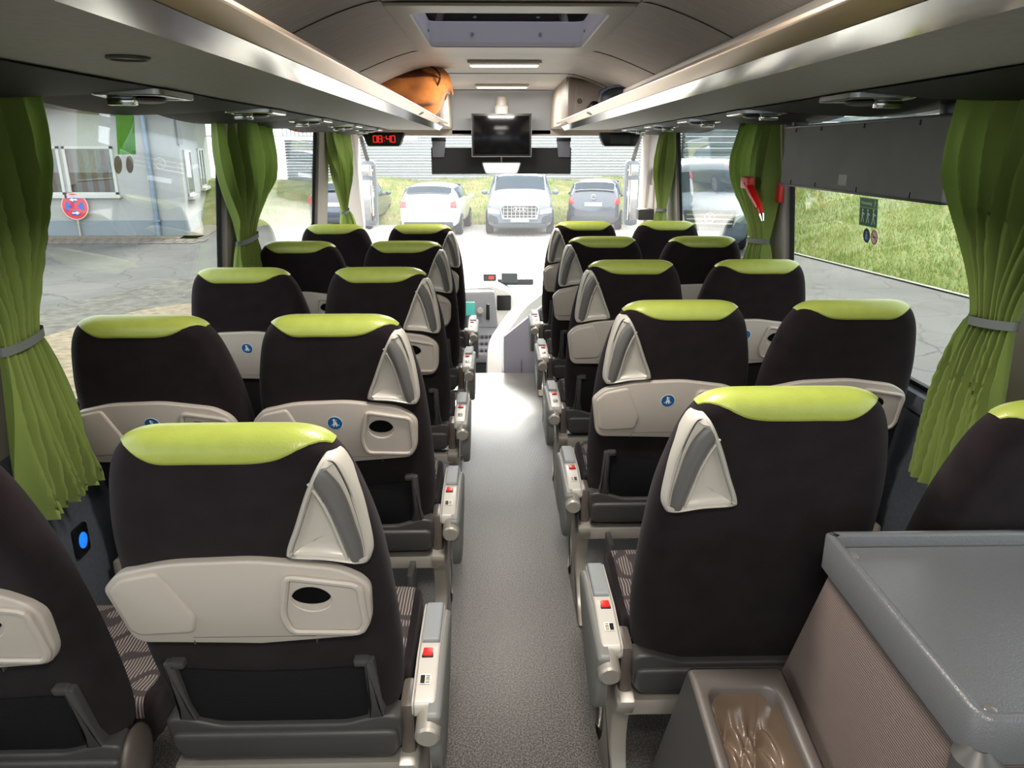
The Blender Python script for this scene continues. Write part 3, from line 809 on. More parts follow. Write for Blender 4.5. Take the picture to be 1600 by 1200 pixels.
# ------------------------------------------------------------------ window furniture
t = thing('folding_screen', 'wide dark grey panel across the top of the right window', 'panel', (1.215, 2.75, 1.59))
b = B().box(-.012, .012, -.62, .62, -.115, .118, .004); part('panel', b, mat('matt_dark_grey_board', (128, 125, 124), .7, noise=.06, nscale=5), t)
b = B()
for y in (-.45, -.1, .25, .5): b.box(-.0155, -.011, y-.004, y+.004, -.112, -.095).box(-.0155, -.011, y-.004, y+.004, .098, .113)
b.box(-.016, .014, -.625, .625, .116, .124, .002); b.box(-.016, .014, -.625, .625, -.121, -.113, .002)
part('edge_trim', b, M_blackp, t)
part('sticker', B().box(-.0130, -.0122, -.02, .045, -.095, -.058), mat('pale_grey_label', (176, 174, 170), .6), t, label='small white type label')
for y in (-.55, .55): part('bracket', B().box(-.01, .05, y-.015, y+.015, .118, .165, .004), M_blackp, t)
def decal(name, label, cat, sd, y, z, w, h, mats, build):
    t = thing(name, label, cat, (sd*(xin(z)-.001), y, z))
    return t
# exit sign on the right window
X0 = xin(1.27)-.002
t = thing('exit_sign', 'green emergency exit sticker on the right window pane', 'sign', (xin(1.403)-.002, 2.71, 1.403))
tilt = Matrix.Rotation(radians(-5.6), 4, 'Y')
Mg = mat('sign_green', (10, 104, 66), .5); Mg2 = mat('sign_pale_green', (70, 124, 84), .5); Mw = M_white
b = B(); b.box(-.0012, 0, -.067, .067, -.051, .051, M=tilt); part('border', b, mat('sign_border', (150, 190, 140), .5), t, smooth=False)
b = B(); b.box(-.0018, -.001, -.064, .064, -.048, .014, M=tilt); b.mi = 1; b.box(-.0018, -.001, -.064, .064, .017, .048, M=tilt)
part('field', b, [Mg, Mg2], t, smooth=False)
me = text_mesh('Notausstieg', .0165); me.materials.append(Mw)
o = link('lettering', me, t); o.location = (-.0025-.0032, .012, .032); o.rotation_euler = (radians(90), 0, radians(-90))
b = B()
def man(cy, cz, k):
    f = lambda u, v, w: (-.0024-(cz+v*k)*.098, cy-u*k, cz+v*k)
    b.bm.faces.new([b.bm.verts.new(f(p[0], p[1], 0)) for p in oval(.0, .026, .006, .006, 10)])
    for q in ([(-.006, .018), (.007, .018), (.005, -.004), (-.006, -.004)], [(.005, .018), (.018, .010), (.016, .005), (.004, .010)], [(-.006, -.004), (-.001, -.004), (-.010, -.028), (-.015, -.026)], [(0, -.004), (.005, -.004), (.014, -.022), (.009, -.026)]):
        b.bm.faces.new([b.bm.verts.new(f(p[0], p[1], 0)) for p in q])
for cy, k in ((.040, 1), (.0, 1), (-.042, 1.1)): man(cy, -.016, k*.85)
man(-.050, .032, .45)
part('pictogram', b, Mw, t, smooth=False)
for y, c, lab, nm in ((2.716, (20, 44, 84), 'round dark blue seat belt sticker low on the right window', 'a'), (2.658, (206, 150, 150), 'round red ringed no smoking sticker on the right window', 'b')):
    t = thing('window_sticker', lab, 'sticker', (xin(1.32)-.002, y, 1.320))
    f = lambda u, v, w: (-w-v*.076, -u*.86, v*.76)
    b = B().prism(oval(0, 0, .030, .034, 28), 0, .0008, f); part('disc', b, mat('disc_'+nm, c if nm == 'a' else (214, 196, 190), .5), t, smooth=False)
    b = B()
    if nm == 'a':
        b.prism(oval(0, .015, .005, .005, 10), .0008, .0014, f); b.prism([(-.006, .009), (.006, .009), (.010, -.008), (-.010, -.008)], .0008, .0014, f); b.prism([(-.015, -.010), (.015, -.010), (.008, -.019), (-.008, -.019)], .0008, .0014, f)
        part('pictogram', b, mat('pale_blue_print', (120, 160, 200), .5), t, smooth=False)
    else:
        b.ring(oval(0, 0, .029, .033, 28), oval(0, 0, .024, .028, 28), .0008, .0014, f, .0001)
        b.prism([(-.018, .017), (-.021, .014), (.018, -.020), (.021, -.017)], .0008, .0016, f)
        part('ring', b, mat('dull_red', (150, 50, 50), .5), t, smooth=False)
        b = B().prism(rect(-.014, .014, -.003, .003), .0006, .0012, f); part('pictogram', b, M_blackp, t, smooth=False)
# the same stickers on the left window, seen from behind
Mgt = glass('green_sticker_back', (.30, .62, .12))
t = thing('exit_sign', 'see-through green sticker high on the left window pane', 'sign', (-(xin(1.66)-.003), 2.58, 1.665))
b = B().box(0, .001, -.055, .07, -.062, .062, M=Matrix.Rotation(radians(5.6), 4, 'Y')); part('film', b, Mgt, t, smooth=False)
for y in (2.52, 2.60):
    t = thing('window_sticker', 'round brown see-through sticker on the left window, the %s of two' % ('left' if y < 2.56 else 'right'), 'sticker', (-(xin(1.58)-.003), y, 1.572))
    b = B().prism(oval(0, 0, .026, .028, 24), 0, .0008, lambda u, v, w: (w+v*.098, u, v)); part('disc', b, glass('brown_film', (.42, .36, .28)), t, smooth=False)
# emergency hammer
t = thing('emergency_hammer', 'red emergency hammer hanging over the rumpled right curtain', 'hammer', (1.15, 3.50, 1.41))
b = B().tube([(0, .14, .055), (0, .05, .005), (0, -.05, -.045)], [.024, .022, .016], 10, sy=.7); b.box(-.02, .02, .10, .20, .03, .085, .01); part('holder', b, mat('bright_red_plastic', (205, 24, 22), .4), t)
b = B().tube([(0, -.045, -.043), (0, -.085, -.072)], .011, 10); part('handle', b, mat('bright_red_plastic', (205, 24, 22), .4), t)
b = B().tube([(0, -.085, -.072), (0, -.11, -.10)], [.012, .005], 8); part('tip', b, M_chrome, t)
single('hammer_bracket', B().box(-.012, .012, -.025, .025, -.045, .045, .006), mat('bright_red_plastic', (205, 24, 22), .4), 'small red bracket on the right window post beside the hammer', 'bracket', (1.255, 3.50, 1.43))
# blue-lit sockets
for sd, y, z, lab in ((-1, 2.04, .485, 'blue lit round socket on the left side wall'), (1, 2.07, .705, 'blue lit round socket on the right side wall under the curtain')):
    t = thing('power_socket', lab, 'socket', (sd*1.328, y, z))
    f = lambda u, v, w, sd=sd: (-sd*w, u, v)
    part('plate', B().prism(rnd(rect(-.036, .036, -.048, .048), .012), 0, .010, f, .003), M_blackp, t)
    part('lit_ring', B().prism(oval(0, 0, .021, .026, 24), .008, .013, f, .002), emis('blue_led', (20, 110, 240), 1.2), t)
    part('bolt_mark', B().prism([(-.002, .012), (.004, .002), (.001, .002), (.003, -.012), (-.004, 0), (-.001, 0)], .013, .0136, f), mat('pale_blue', (130, 190, 240), .5), t, smooth=False)

# ------------------------------------------------------------------ things at the front
t = thing('monitor', 'flat black ceiling monitor hanging above the aisle', 'monitor', (0, 6.75, 1.926))
b = B().box(-.259, .259, -.02, .03, -.370, -.012, .006); part('casing', b, M_blackp, t)
part('screen', B().box(-.238, .238, -.0225, -.018, -.348, -.034, .001), mat('dark_screen', (9, 9, 11), .12, spec=.2), t)
b = B(); b.ring(rect(-.2585, .2585, -.3695, -.0125), rect(-.253, .253, -.364, -.018), -.0205, -.0225, XZ(), .0004); part('bezel', b, mat('silver_grey_edge', (96, 96, 96), .4), t, smooth=False)
part('mount', B().cyl((0, .02, -.02), (0, 0, 1), .062, .07, 24, .01).cyl((0, .02, .03), (0, 0, 1), .045, .09, 16), M_ceil2, t)
def front_box(x, name, label, cat):
    t = thing(name, label, cat, (x, 6.3, 1.75)); s = 1 if x > 0 else -1
    f = lambda u, v, w: (u, w, v)
    O = rnd([(-.172, 0), (.172, .0), (.128, -.108), (-.128, -.108)], .015, 3)
    part('casing', B().prism(O, .11, .0, f, .006, 2), M_blackp, t)
    return t
t = front_box(-.955, 'digital_clock', 'black digital clock showing 08:40 in red above the windscreen', 'clock')
SEG = {'0': 'abcdef', '8': 'abcdefg', '4': 'bcfg', ':': ''}
b = B(); M7 = emis('red_led', (255, 34, 30), 2.2)
def seg(cx, ch):
    w, h, q = .013, .023, .0032; cz = -.052
    R = {'a': (cx-w, cx+w, cz+2*h-.023*0, cz+2*h+q), 'g': (cx-w, cx+w, cz+h-q/2-h+h*0+.0, cz+h+q/2-h), 'd': (cx-w, cx+w, cz-h-q, cz-h)}
    R = {'a': (cx-w, cx+w, cz+h, cz+h+q), 'g': (cx-w, cx+w, cz-q/2, cz+q/2), 'd': (cx-w, cx+w, cz-h-q, cz-h),
         'f': (cx-w-q, cx-w, cz+.001, cz+h+q*.6), 'b': (cx+w, cx+w+q, cz+.001, cz+h+q*.6), 'e': (cx-w-q, cx-w, cz-h-q*.6, cz-.001), 'c': (cx+w, cx+w+q, cz-h-q*.6, cz-.001)}
    for c in SEG[ch]:
        x0, x1, z0, z1 = R[c]; b.box(x0, x1, -.0035, 0, z0, z1)
seg(-.064, '0'); seg(-.024, '8'); seg(.040, '4'); seg(.080, '0')
for dz in (.012, -.014): b.box(.006, .010, -.0035, 0, -.052+dz-.002, -.052+dz+.002)
part('digits', b, M7, t, smooth=False)
t = front_box(.955, 'information_display', 'black display box, unlit, above the right of the windscreen', 'display')
part('screen', B().box(-.078, .078, -.004, .002, -.088, -.022, .002), mat('grey_lcd', (56, 58, 58), .35), t)
# windscreen and pillars
b = B()
def ws(u, v):
    x = (u-.5)*2*1.36; return (x, 7.42-.20*(x/1.36)**2*1.0-.16*v, -.2+1.98*v)
b.grid(ws, 24, 10)
sol = [v for v in b.bm.verts]
ret = bmesh.ops.solidify(b.bm, geom=b.bm.faces[:], thickness=.008)
struct('window_10', b, M_clear, ang=60)
b = B()
for s_ in (-1, 1):
    b.hexa([(s_*1.22, 6.55, .86), (s_*1.36, 6.5, .86), (s_*1.38, 7.25, .86), (s_*1.30, 7.25, .86), (s_*1.20, 6.3, 1.80), (s_*1.34, 6.3, 1.80), (s_*1.38, 7.2, 1.80), (s_*1.305, 7.2, 1.80)] if s_ > 0 else
           [(s_*1.22, 6.75, .86), (s_*1.36, 6.7, .86), (s_*1.38, 7.25, .86), (s_*1.30, 7.25, .86), (s_*1.20, 6.3, 1.80), (s_*1.34, 6.3, 1.80), (s_*1.38, 7.2, 1.80), (s_*1.305, 7.2, 1.80)], .015)
    b.box(*sorted((s_*1.27, s_*1.37)), 6.0, 7.2, .80, .90, .01)
struct('trim_9', b, mat('off_white_pillar_cloth', (208, 200, 192), .8, bump=.6, bscale=14))
b = B()
b.tube([(1.33, 7.22, 1.75), (1.345, 7.25, 1.3), (1.345, 7.25, .5)], .018, 6); b.tube([(-1.33, 7.22, 1.75), (-1.345, 7.25, 1.3), (-1.345, 7.25, .5)], .018, 6)
struct('trim_10', b, M_gask)
# door side panel on the right front with holder
t = thing('cab_side_panel', 'off-white moulded side panel with dark cup bracket in the right front corner', 'panel', (1.26, 6.55, .86))
part('panel', B().box(-.01, .06, -.45, .10, -.35, .62, .03), mat('off_white_plastic', (206, 198, 190), .5), t)
part('recess_lid', B().box(-.025, -.008, -.30, .0, .26, .48, .02), mat('off_white_plastic', (206, 198, 190), .5), t)
part('bracket', B().box(-.14, -.01, -.32, -.20, .20, .29, .012), M_dgrey, t)
# sun blind across the windscreen, brackets, mirror
t = thing('sun_blind', 'wide black sun blind pulled down behind the windscreen', 'sun blind', (0, 7.1, 1.72))
part('blind', B().box(-.64, .64, .0, .010, -.318, -.085, .003), mat('black_blind_film', (20, 20, 22), .6), t)
for s_ in (-1, 1):
    b = B().hexa([(s_*.52, -.03, -.17), (s_*.625, -.03, -.17), (s_*.625, .02, -.17), (s_*.52, .02, -.17), (s_*.50, -.03, 0), (s_*.63, -.03, 0), (s_*.63, .02, 0), (s_*.50, .02, 0)], .008); part('bracket', b, mat('slate_grey_plastic', (92, 94, 104), .5), t)
    b = B().box(*sorted((s_*.50, s_*.632)), -.034, -.02, -.032, 0, .004); part('bracket_cap', b, M_blackp, t)
t = thing('rear_view_mirror', 'small chrome-rimmed interior mirror below the monitor', 'mirror', (0, 7.0, 1.46))
O = rnd([(-.182, .050), (.182, .050), (.145, -.055), (-.145, -.055)], .025, 4)
part('housing', B().prism(O, .03, .0, XZ(), .008), M_armlight, t)
part('mirror_glass', B().prism(inset(O, .010), -.001, -.003, XZ()), mat('mirror_glass', (235, 235, 235), .03, metal=1.), t)
part('arm', B().tube([(0, .02, .04), (0, .03, .16), (0, .04, .28)], .008, 8), M_alu, t)
# exterior mirrors
for s_ in (-1, 1):
    t = thing('wing_mirror', 'large grey exterior wing mirror outside the %s of the windscreen' % ('left' if s_ < 0 else 'right'), 'mirror', (s_*1.34, 7.85, 1.2))
    b = B().box(-.075, .075, -.05, .07, -.34, .32, .06, 4); part('housing', b, mat('grey_mirror_housing', (104, 112, 122), .4), t)
    b = B().box(-.055, .055, -.056, -.045, -.28, .12, .02); part('mirror_glass', b, mat('mirror_glass', (235, 235, 235), .03, metal=1.), t)
    b = B().box(-.055, .055, -.056, -.045, .16, .27, .02); part('upper_mirror', b, mat('mirror_glass', (235, 235, 235), .03, metal=1.), t)
    part('arm', B().tube([(0, 0, .30), (s_*.02, -.15, .48), (0, -.45, .62)], .022, 8), M_blackp, t)

# locker at the front end of the right rack
t = thing('overhead_locker', 'grey overhead locker with round lock at the front of the right rack', 'locker', (.56, 5.35, 1.80))
b = B().box(-.125, .55, 0, .8, .0, .27, .02); part('body', b, mat('taupe_plastic', (136, 126, 118), .5), t)
O = rnd([(-.085, .015), (.40, .015), (.40, .19), (.28, .235), (-.07, .245)], .03, 4)
part('door', B().prism(O, .004, -.008, XZ(), .003), mat('taupe_plastic', (136, 126, 118), .5), t)
b = B().ring(oval(-.045, .13, .016, .016, 24), oval(-.045, .13, .010, .010, 24), -.006, -.014, XZ(), .001); b.prism(oval(-.045, .13, .006, .006, 12), -.006, -.012, XZ()); part('lock', b, M_dgrey, t)
# dark bag beside it
def lump(name, c, r, mats, label, cat, seed, flat=.25):
    rn = random.Random(seed); b = B()
    ps = [(rn.uniform(-1, 1), rn.uniform(-1, 1), rn.uniform(-1, 1)) for _ in range(14)]
    def f(u, v):
        a = u*2*pi; e = (v-.5)*pi*.985; d = Vector((cos(e)*cos(a), cos(e)*sin(a), sin(e)))
        k = 1+sum(.06*sin(5*d.dot(Vector(p))+i) for i, p in enumerate(ps))*.5
        q = Vector([math.copysign(abs(t_)**.72, t_) for t_ in d])*k
        return (q.x*r[0], q.y*r[1], max(q.z*r[2], -r[2]*.86))
    R = b.grid(f, 64, 40, True); b.bm.faces.new(R[0][::-1]); b.bm.faces.new(R[-1])
    return b
t = thing('travel_bag', 'dark bag with pale strap lying in the right rack beside the locker', 'bag', (.80, 5.05, 1.90))
part('body', lump('x', 0, (.20, .20, .11), None, '', '', 5), mat('dark_navy_nylon', (22, 24, 34), .6), t, ang=180)
part('strap', B().tube(crv([(-.16, -.16, -.04), (-.19, -.10, .05), (-.10, -.17, .09), (.05, -.20, .06)], 8, False), .008, 6), mat('blue_grey_webbing', (60, 70, 90), .7), t)
single('black_pouch', lump('x', 0, (.075, .05, .06), None, '', '', 8), M_blackp, 'small black pouch leaning against the locker door on the right rack', 'pouch', (.63, 5.26, 1.862), ang=180)
# orange bag on the left rack
t = thing('holdall_bag', 'orange suede holdall with brown flap in the left rack', 'bag', (-.60, 4.92, 1.955))
Mo = mat('orange_suede', (178, 108, 50), .9, noise=.25, nscale=9, bump=.6, bscale=40, sheen=.3, spec=.2)
def bagf(u, v):
    # barrel lying across the rack with a rounded end towards the aisle
    s = v; R_ = (1-abs(2*s-1)**4.)**.5 if 0 < s < 1 else 0.02
    a = u*2*pi; w = .012*sin(6*a+9*s)+.008*sin(11*a-7*s)+.006*sin(17*s+3*a)
    return (-.24+.50*s + .03*sin(a), .20*(R_+w*2)*cos(a), (.155*(R_)+w)*math.copysign(abs(sin(a))**.85, sin(a))-.006)
b = B(); R = b.grid(bagf, 60, 44, True); b.bm.faces.new(R[0][::-1]); b.bm.faces.new(R[-1]); part('body', b, Mo, t, ang=180)
def flap(u, v):
    a = pi*(.30+.55*u); s = .06+.85*v; R_ = (1-abs(2*s-1)**4.)**.5
    w = .010*sin(14*u+6*v)+.012*sin(5*v+9*u)
    a2 = a+.5*sin(v*5)*(1-u)*0
    return (-.24+.50*s, -.205*(R_+.04)*cos(pi-a)*-1*-1+w*.4, .160*(R_+.04)*sin(a)+w*.5)
b = B(); b.grid(flap, 26, 30); bmesh.ops.solidify(b.bm, geom=b.bm.faces[:], thickness=.006); part('flap', b, mat('brown_leather', (120, 66, 38), .7, noise=.2, nscale=15), t, ang=180)
part('cord', B().tube(crv([(.20, -.16, .02), (.22, -.17, .08), (.17, -.15, .13), (.05, -.14, .155), (-.1, -.15, .15)], 8, False), .006, 6), mat('dark_brown_cord', (50, 30, 22), .8), t)
# ------------------------------------------------------------------ cab
DW = mat('white_cab_plastic', (222, 220, 216), .4); DG = mat('mid_grey_dash', (112, 114, 120), .5); DD = mat('dark_dash', (66, 68, 72), .5); DL = mat('lilac_grey_panel', (160, 158, 172), .5)
t = thing('dashboard', 'grey driver dashboard with teal screen below the left of the windscreen', 'dashboard', (-.2, 6.55, -.45))
b = B()
O = rnd([(-.95, .45), (-.95, .80), (.13, .88), (.27, .82), (.33, .70), (.24, .60), (.20, .45)], .04, 4)
b.prism(O, .15, .55, lambda u, v, w: (u, w, v), .02); part('body', b, DW, t)
b = B().hexa([(-.60, -.08, .55), (.16, -.08, .55), (.16, .2, .52), (-.60, .2, .52), (-.60, .06, .83), (.13, .06, .85), (.10, .22, .87), (-.60, .22, .85)], .02); part('instrument_binnacle', b, DG, t)
b = B().hexa([(-.62, -.38, .33), (.20, -.46, .33), (.20, -.05, .30), (-.62, -.05, .30), (-.62, -.36, .40), (.19, -.44, .40), (.19, -.05, .56), (-.62, -.05, .56)], .015); part('switch_panel', b, DG, t)
for i in range(9):
    for j in range(3):
        x = -.18+i*.037; u = j*.09; part('switch', B().box(x, x+.028, -.40+u, -.35+u, .415+u*.42, .432+u*.42, .003), DD, t)
b = B().box(-.19, -.045, -.064, -.052, .66, .78, .003, M=Matrix.Rotation(radians(0), 4, 'X')); part('screen', b, emis('teal_screen', (70, 160, 150), .5), t)
b = B().cyl((.0, -.045, .70), (0, -1, .2), .028, .03, 20, .004); part('knob', b, M_alu, t)
b = B().box(.055, .085, -.065, -.045, .62, .76, .003); part('card_slot', b, M_blackp, t)
b = B().box(-.30, .18, -.30, .0, .0, .32, .02).box(-.2, .17, -.31, -.30, .06, .14).box(-.2, .17, -.31, -.30, .18, .28); part('lower_console', b, DD, t)
part('cubby', B().box(.15, .28, .135, .155, .66, .80, .02), M_blackp, t)
t = thing('ticket_device', 'small grey device standing on the dashboard edge', 'device', (-.115, 6.95, .44)); part('body', B().box(-.06, .06, -.03, .03, 0, .07, .01), DD, t); part('red_lamp', B().box(-.01, .04, -.034, -.028, .02, .05, .004), emis('red_lamp', (220, 70, 50), .6), t)
single('radio_handset', B().box(-.075, .075, -.04, .04, 0, .09, .015), mat('slate', (72, 80, 84), .5), 'dark box-shaped handset on the dashboard next to the red-lit device', 'device', (.07, 6.95, .43))
single('document_tray', B().box(-.17, .17, -.03, .03, 0, .06, .01), DD, 'long dark tray along the back edge of the dashboard', 'tray', (.13, 7.08, .38))
# curved white guard and grey stair panel
t = thing('stair_guard', 'curved white guard panel beside the steps at the front of the aisle', 'panel', (0, 5.7, -.45))
path = crv([(-.07, -.22, .38), (-.07, -.05, .52), (-.05, .08, .62), (.04, .25, .72), (.14, .45, .80), (.26, .62, .86), (.42, .9, .93)], 8, False)
b = B(); rows_ = []
for p in path:
    w = .055
    rows_.append([b.bm.verts.new(q) for q in ((p[0]-w, p[1], p[2]), (p[0]+w, p[1], p[2]), (p[0]+w+.01, p[1]+.01, p[2]-.04), (p[0]+w+.01, p[1]+.02, 0), (p[0]-w, p[1]+.02, 0), (p[0]-w-.01, p[1], p[2]-.04))])
for a, c in zip(rows_, rows_[1:]):
    for i in range(6): b.bm.faces.new((a[i], a[(i+1) % 6], c[(i+1) % 6], c[i]))
b.bm.faces.new(rows_[0][::-1]); b.bm.faces.new(rows_[-1])
part('guard', b, DW, t)
b = B(); b.hexa([(.0, -.18, .0), (.60, -.18, .0), (.60, -.12, .0), (.0, -.12, .0), (.0, -.18, .70), (.60, -.18, 1.19), (.60, -.12, 1.19), (.0, -.12, .70)], .01)
part('side_panel', b, DL, t)
b = B().box(.135, .139, -.185, -.178, .0, .52).box(.135, .32, -.185, -.178, .37, .375); part('panel_joint', b, M_seam, t)
part('door_latch', B().box(.11, .20, -.20, -.178, .27, .35, .01), M_dgrey, t)

# ------------------------------------------------------------------ counter and waste bin at the rear right
t = thing('kitchen_counter', 'grey galley counter with raised-rim tray top in the right foreground', 'counter', (.92, .98, 0))
Mt = mat('charcoal_moulded_tray', (84, 85, 87), .32, bump=.35, bscale=420, spec=.5)
x0, x1, y0, y1 = .545-.92, 1.30-.92, .742-.98, 1.225-.98
b = B(); Oo = rnd([(x0, y0), (x1, y0), (x1, y1), (x0+.008, y1)], [.03, .01, .01, .015], 6); Ii = inset(Oo, .018)
b.ring(Oo, Ii, .872, .942, XY(), .005); part('rim', b, Mt, t, ang=50)
b = B().box(x0+.012, x1-.004, y0+.012, y1-.012, .90, .918); part('tray_floor', b, Mt, t)
b = B()
for q in ((x0+.045, y1-.05), (x0+.045, y0+.045)): b.ell((q[0], q[1], .918), .010, .010, .004)
part('screw_cap', b, M_mgrey, t)
b = B().cyl((x0+.016, y0+.012, .805), (0, 0, 1), .030, .085, 28, .018); part('corner_cap', b, M_dgrey, t)
b = B().cyl((x0+.016, y0+.014, 0), (0, 0, 1), .014, .80, 14); part('corner_post', b, M_alu, t)
b = B()
zt = .872; xi = x0+.022
yb = lambda z: (1.205-.98)+(.872-z)*.42
P8 = [(xi, y0+.03, .0), (x1, y0+.03, 0), (x1, yb(zt)+.15, .0), (xi-.04, yb(.1), 0), (xi, y0+.03, zt), (x1, y0+.03, zt), (x1, yb(zt), zt), (xi, yb(zt), zt)]
b.hexa(P8, .004); part('body', b, M_cord, t)
t = thing('waste_bin', 'tall grey waste bin with a crumpled liner bag, foot of the counter', 'bin', (.43, 1.1, 0))
Mb = mat('brown_grey_bin_plastic', (84, 78, 74), .4, bump=.15, bscale=600)
def bz(y): return .535+(y+.2)*.17            # sloping rim
b = B()
Oo = rnd([(-.096, -.24), (.100, -.24), (.100, .178), (-.096, .178)], .012, 4); Ii = rnd([(-.068, -.22), (.070, -.22), (.070, .128), (-.068, .128)], .030, 4)
fb = lambda u, v, w: (u, v, bz(v)+w)
b.ring(Oo, Ii, -.10, .0, fb, .006); part('rim', b, Mb, t, ang=50)
b = B(); n_ = len(Oo)
def side(u, v):
    i = int(round(u*n_)) % n_; p = Oo[i]; zt_ = bz(p[1])-.006
    z = zt_*(1-v)+.003; fr = v
    return (p[0]*(1)-(.02*fr if p[0] < 0 else 0), p[1]+(.25*fr if p[1] > 0 else .0), z)
b.grid(side, n_, 6, True); part('body', b, M_dgrey, t, ang=50)
b = B()
def liner(u, v):
    x = -.069+.138*u; y = -.215+.343*v
    e = min(1, min(u, 1-u)*9, min(v, 1-v)*14)
    rid = abs(sin(7*u+2.2*sin(3.1*v)+.6))**.6*.030 + abs(sin(5*v-4*u+1.))**.5*.020 + .006*sin(31*u+17*v)
    cut = max(0, 1-abs((u-.46)-(v-.45)*-.35)/.09)*(.05 if v < .62 else 0)
    return (x, y, bz(y)-.016-.10*e**.7+rid*e-cut)
b.grid(liner, 70, 100)
part('liner_bag', b, mat('clear_brown_liner', (104, 88, 74), .25, bump=.6, bscale=25, spec=.6), t, ang=180)
part('bin_bottom', B().box(-.07, .07, -.22, .13, .30, .31), M_black, t)

# ------------------------------------------------------------------ outside
def ground_mat():
    k = N('cracked_asphalt'); b = k.b; b.inputs['Roughness'].default_value = .85
    t = k.n('ShaderNodeTexCoord'); z = k.n('ShaderNodeTexNoise', i_Scale=.5, i_Detail=8.); k.l(t.outputs['Object'], z.inputs['Vector'])
    z2 = k.n('ShaderNodeTexNoise', i_Scale=1.3, i_Detail=3.); k.l(t.outputs['Object'], z2.inputs['Vector'])
    mxv = k.n('ShaderNodeMix', data_type='RGBA'); mxv.inputs[0].default_value = .35; k.l(t.outputs['Object'], mxv.inputs[6]); k.l(z2.outputs['Color'], mxv.inputs[7])
    v = k.n('ShaderNodeTexVoronoi', feature='DISTANCE_TO_EDGE', i_Scale=1.5); k.l(mxv.outputs[2], v.inputs['Vector'])
    r = k.n('ShaderNodeValToRGB'); k.l(v.outputs['Distance'], r.inputs['Fac']); r.color_ramp.elements[0].color = (.35, .35, .35, 1); r.color_ramp.elements[1].position = .022; r.color_ramp.elements[1].color = (1, 1, 1, 1)
    r2 = k.n('ShaderNodeValToRGB'); k.l(z.outputs['Fac'], r2.inputs['Fac']); r2.color_ramp.elements[0].position = .35; r2.color_ramp.elements[0].color = lin((66, 64, 62))+(1,); r2.color_ramp.elements[1].position = .7; r2.color_ramp.elements[1].color = lin((86, 84, 80))+(1,)
    m = k.n('ShaderNodeMix', data_type='RGBA', blend_type='MULTIPLY'); m.inputs[0].default_value = 1; k.l(r2.outputs[0], m.inputs[6]); k.l(r.outputs[0], m.inputs[7])
    k.l(m.outputs[2], b.inputs['Base Color']); return k.m
b = B().box(-60, 8.0, -40, 60, GZ-.2, GZ).box(8.0, 60, -40, 60, GZ-.2, GZ-.01)
struct('ground', b, ground_mat(), smooth=False)
b = B(); b.box(-4.6, 5.0, 9.0, 25.5, GZ, GZ+.012)
struct('ground_gravel', b, mat('pale_gravel', (160, 154, 146), .9, noise=.3, nscale=14, bump=.6, bscale=60), smooth=False)
b = B(); O = crv([(-7.6, 8.6), (-7.2, 11.4), (-6.4, 14.2), (-5.2, 14.9), (-4.4, 12.6), (-3.4, 10.4), (-2.6, 7.0), (-3.2, 4.6), (-6.4, 5.2)], 6); b.prism(O, GZ, GZ+.01, XY())
struct('ground_patch', b, mat('coarse_gravel_patch', (76, 72, 64), .9, noise=.45, nscale=7), smooth=False)
b = B(); O = crv([(-6.2, 9.2), (-5.6, 11.6), (-4.6, 12.0), (-4.0, 10.2), (-3.6, 8.2), (-4.4, 6.4), (-5.8, 7.2)], 6); b.prism(O, GZ+.01, GZ+.018, XY())
struct('ground_sand', b, mat('sandy_gravel_patch', (112, 98, 76), .9, noise=.35, nscale=9), smooth=False)
# grassed banks
Mgrass = mat('meadow_grass', (84, 104, 38), .9, noise=.5, nscale=9, bump=.6, bscale=60, c2=(116, 118, 62))
def hump(x, y): return .10*sin(x*1.3+y*.7)+.06*sin(x*3.1-y*2.3)
b = B()
def bank_r(u, v):
    y = -6+34*v; xk = 7.35+.22*(18-y)*.12+(1-0)*0 ; xk = 7.2+max(0, 18-y)*.16*.95
    x = xk+9*u; z = GZ-.02+3.4*(min(1, u*1.25))**.9 + hump(x, y)*min(1, u*5)
    return (x, y, z)
b.grid(bank_r, 60, 120)
for v_ in (0,): pass
o = struct('ground_bank', b, Mgrass, ang=180)
b = B()
def bank_f(u, v):
    x = -14+28*u; d = v; y = 25.2+5.0*d
    return (x, y, GZ-.02+1.35*min(1, d*1.25)**.9+hump(x, y)*min(1, d*5)*.6)
b.grid(bank_f, 110, 24)
struct('ground_verge', b, mat('weedy_grass', (92, 112, 40), .9, nscale=2.2, bump=1., bscale=30, c2=(140, 128, 88)), ang=180)
# grass tufts: countless blades on the two banks
rn = random.Random(9)
for nm, cnt in (('right grass bank', 60000), ('bank behind the parked cars', 12000)):
    b = B()
    for i in range(cnt):
        if nm[0] == 'r':
            u = rn.random()**1.3*.8; v = .3+.62*rn.random(); x, y, z = bank_r(u, v)
        else:
            u = .25+.45*rn.random(); v = rn.random(); x, y, z = bank_f(u, v)
        h_ = rn.uniform(.04, .13)*(.7+.5*sin(x*2.3+y*1.7)**2); a = rn.random()*6.28; dx, dy = cos(a)*.009, sin(a)*.009; lx, ly = rn.uniform(-.05, .05), rn.uniform(-.05, .05)
        b.bm.faces.new([b.bm.verts.new(q) for q in ((x-dx, y-dy, z-.02), (x+dx, y+dy, z-.02), (x+lx, y+ly, z+h_))]).material_index = rn.choice((0, 0, 1, 1, 2) if sin(x*1.1+y*.6)+sin(y*1.9) < .4 else (1, 1, 2))
    o = part('grass_blades', b, [mat('grass_a', (100, 124, 44), .8), mat('grass_b', (138, 150, 66), .8), mat('grass_straw', (156, 148, 92), .8)], smooth=False)
    o['kind'] = 'stuff'; o['label'] = 'tufts of green grass on the ' + nm; o['category'] = 'grass'
b = B()
b.grid(lambda u, v: (7.2+max(0, 18-(-6+34*v))*.152-.10+.12*u, -6+34*v, GZ+.03), 1, 30)
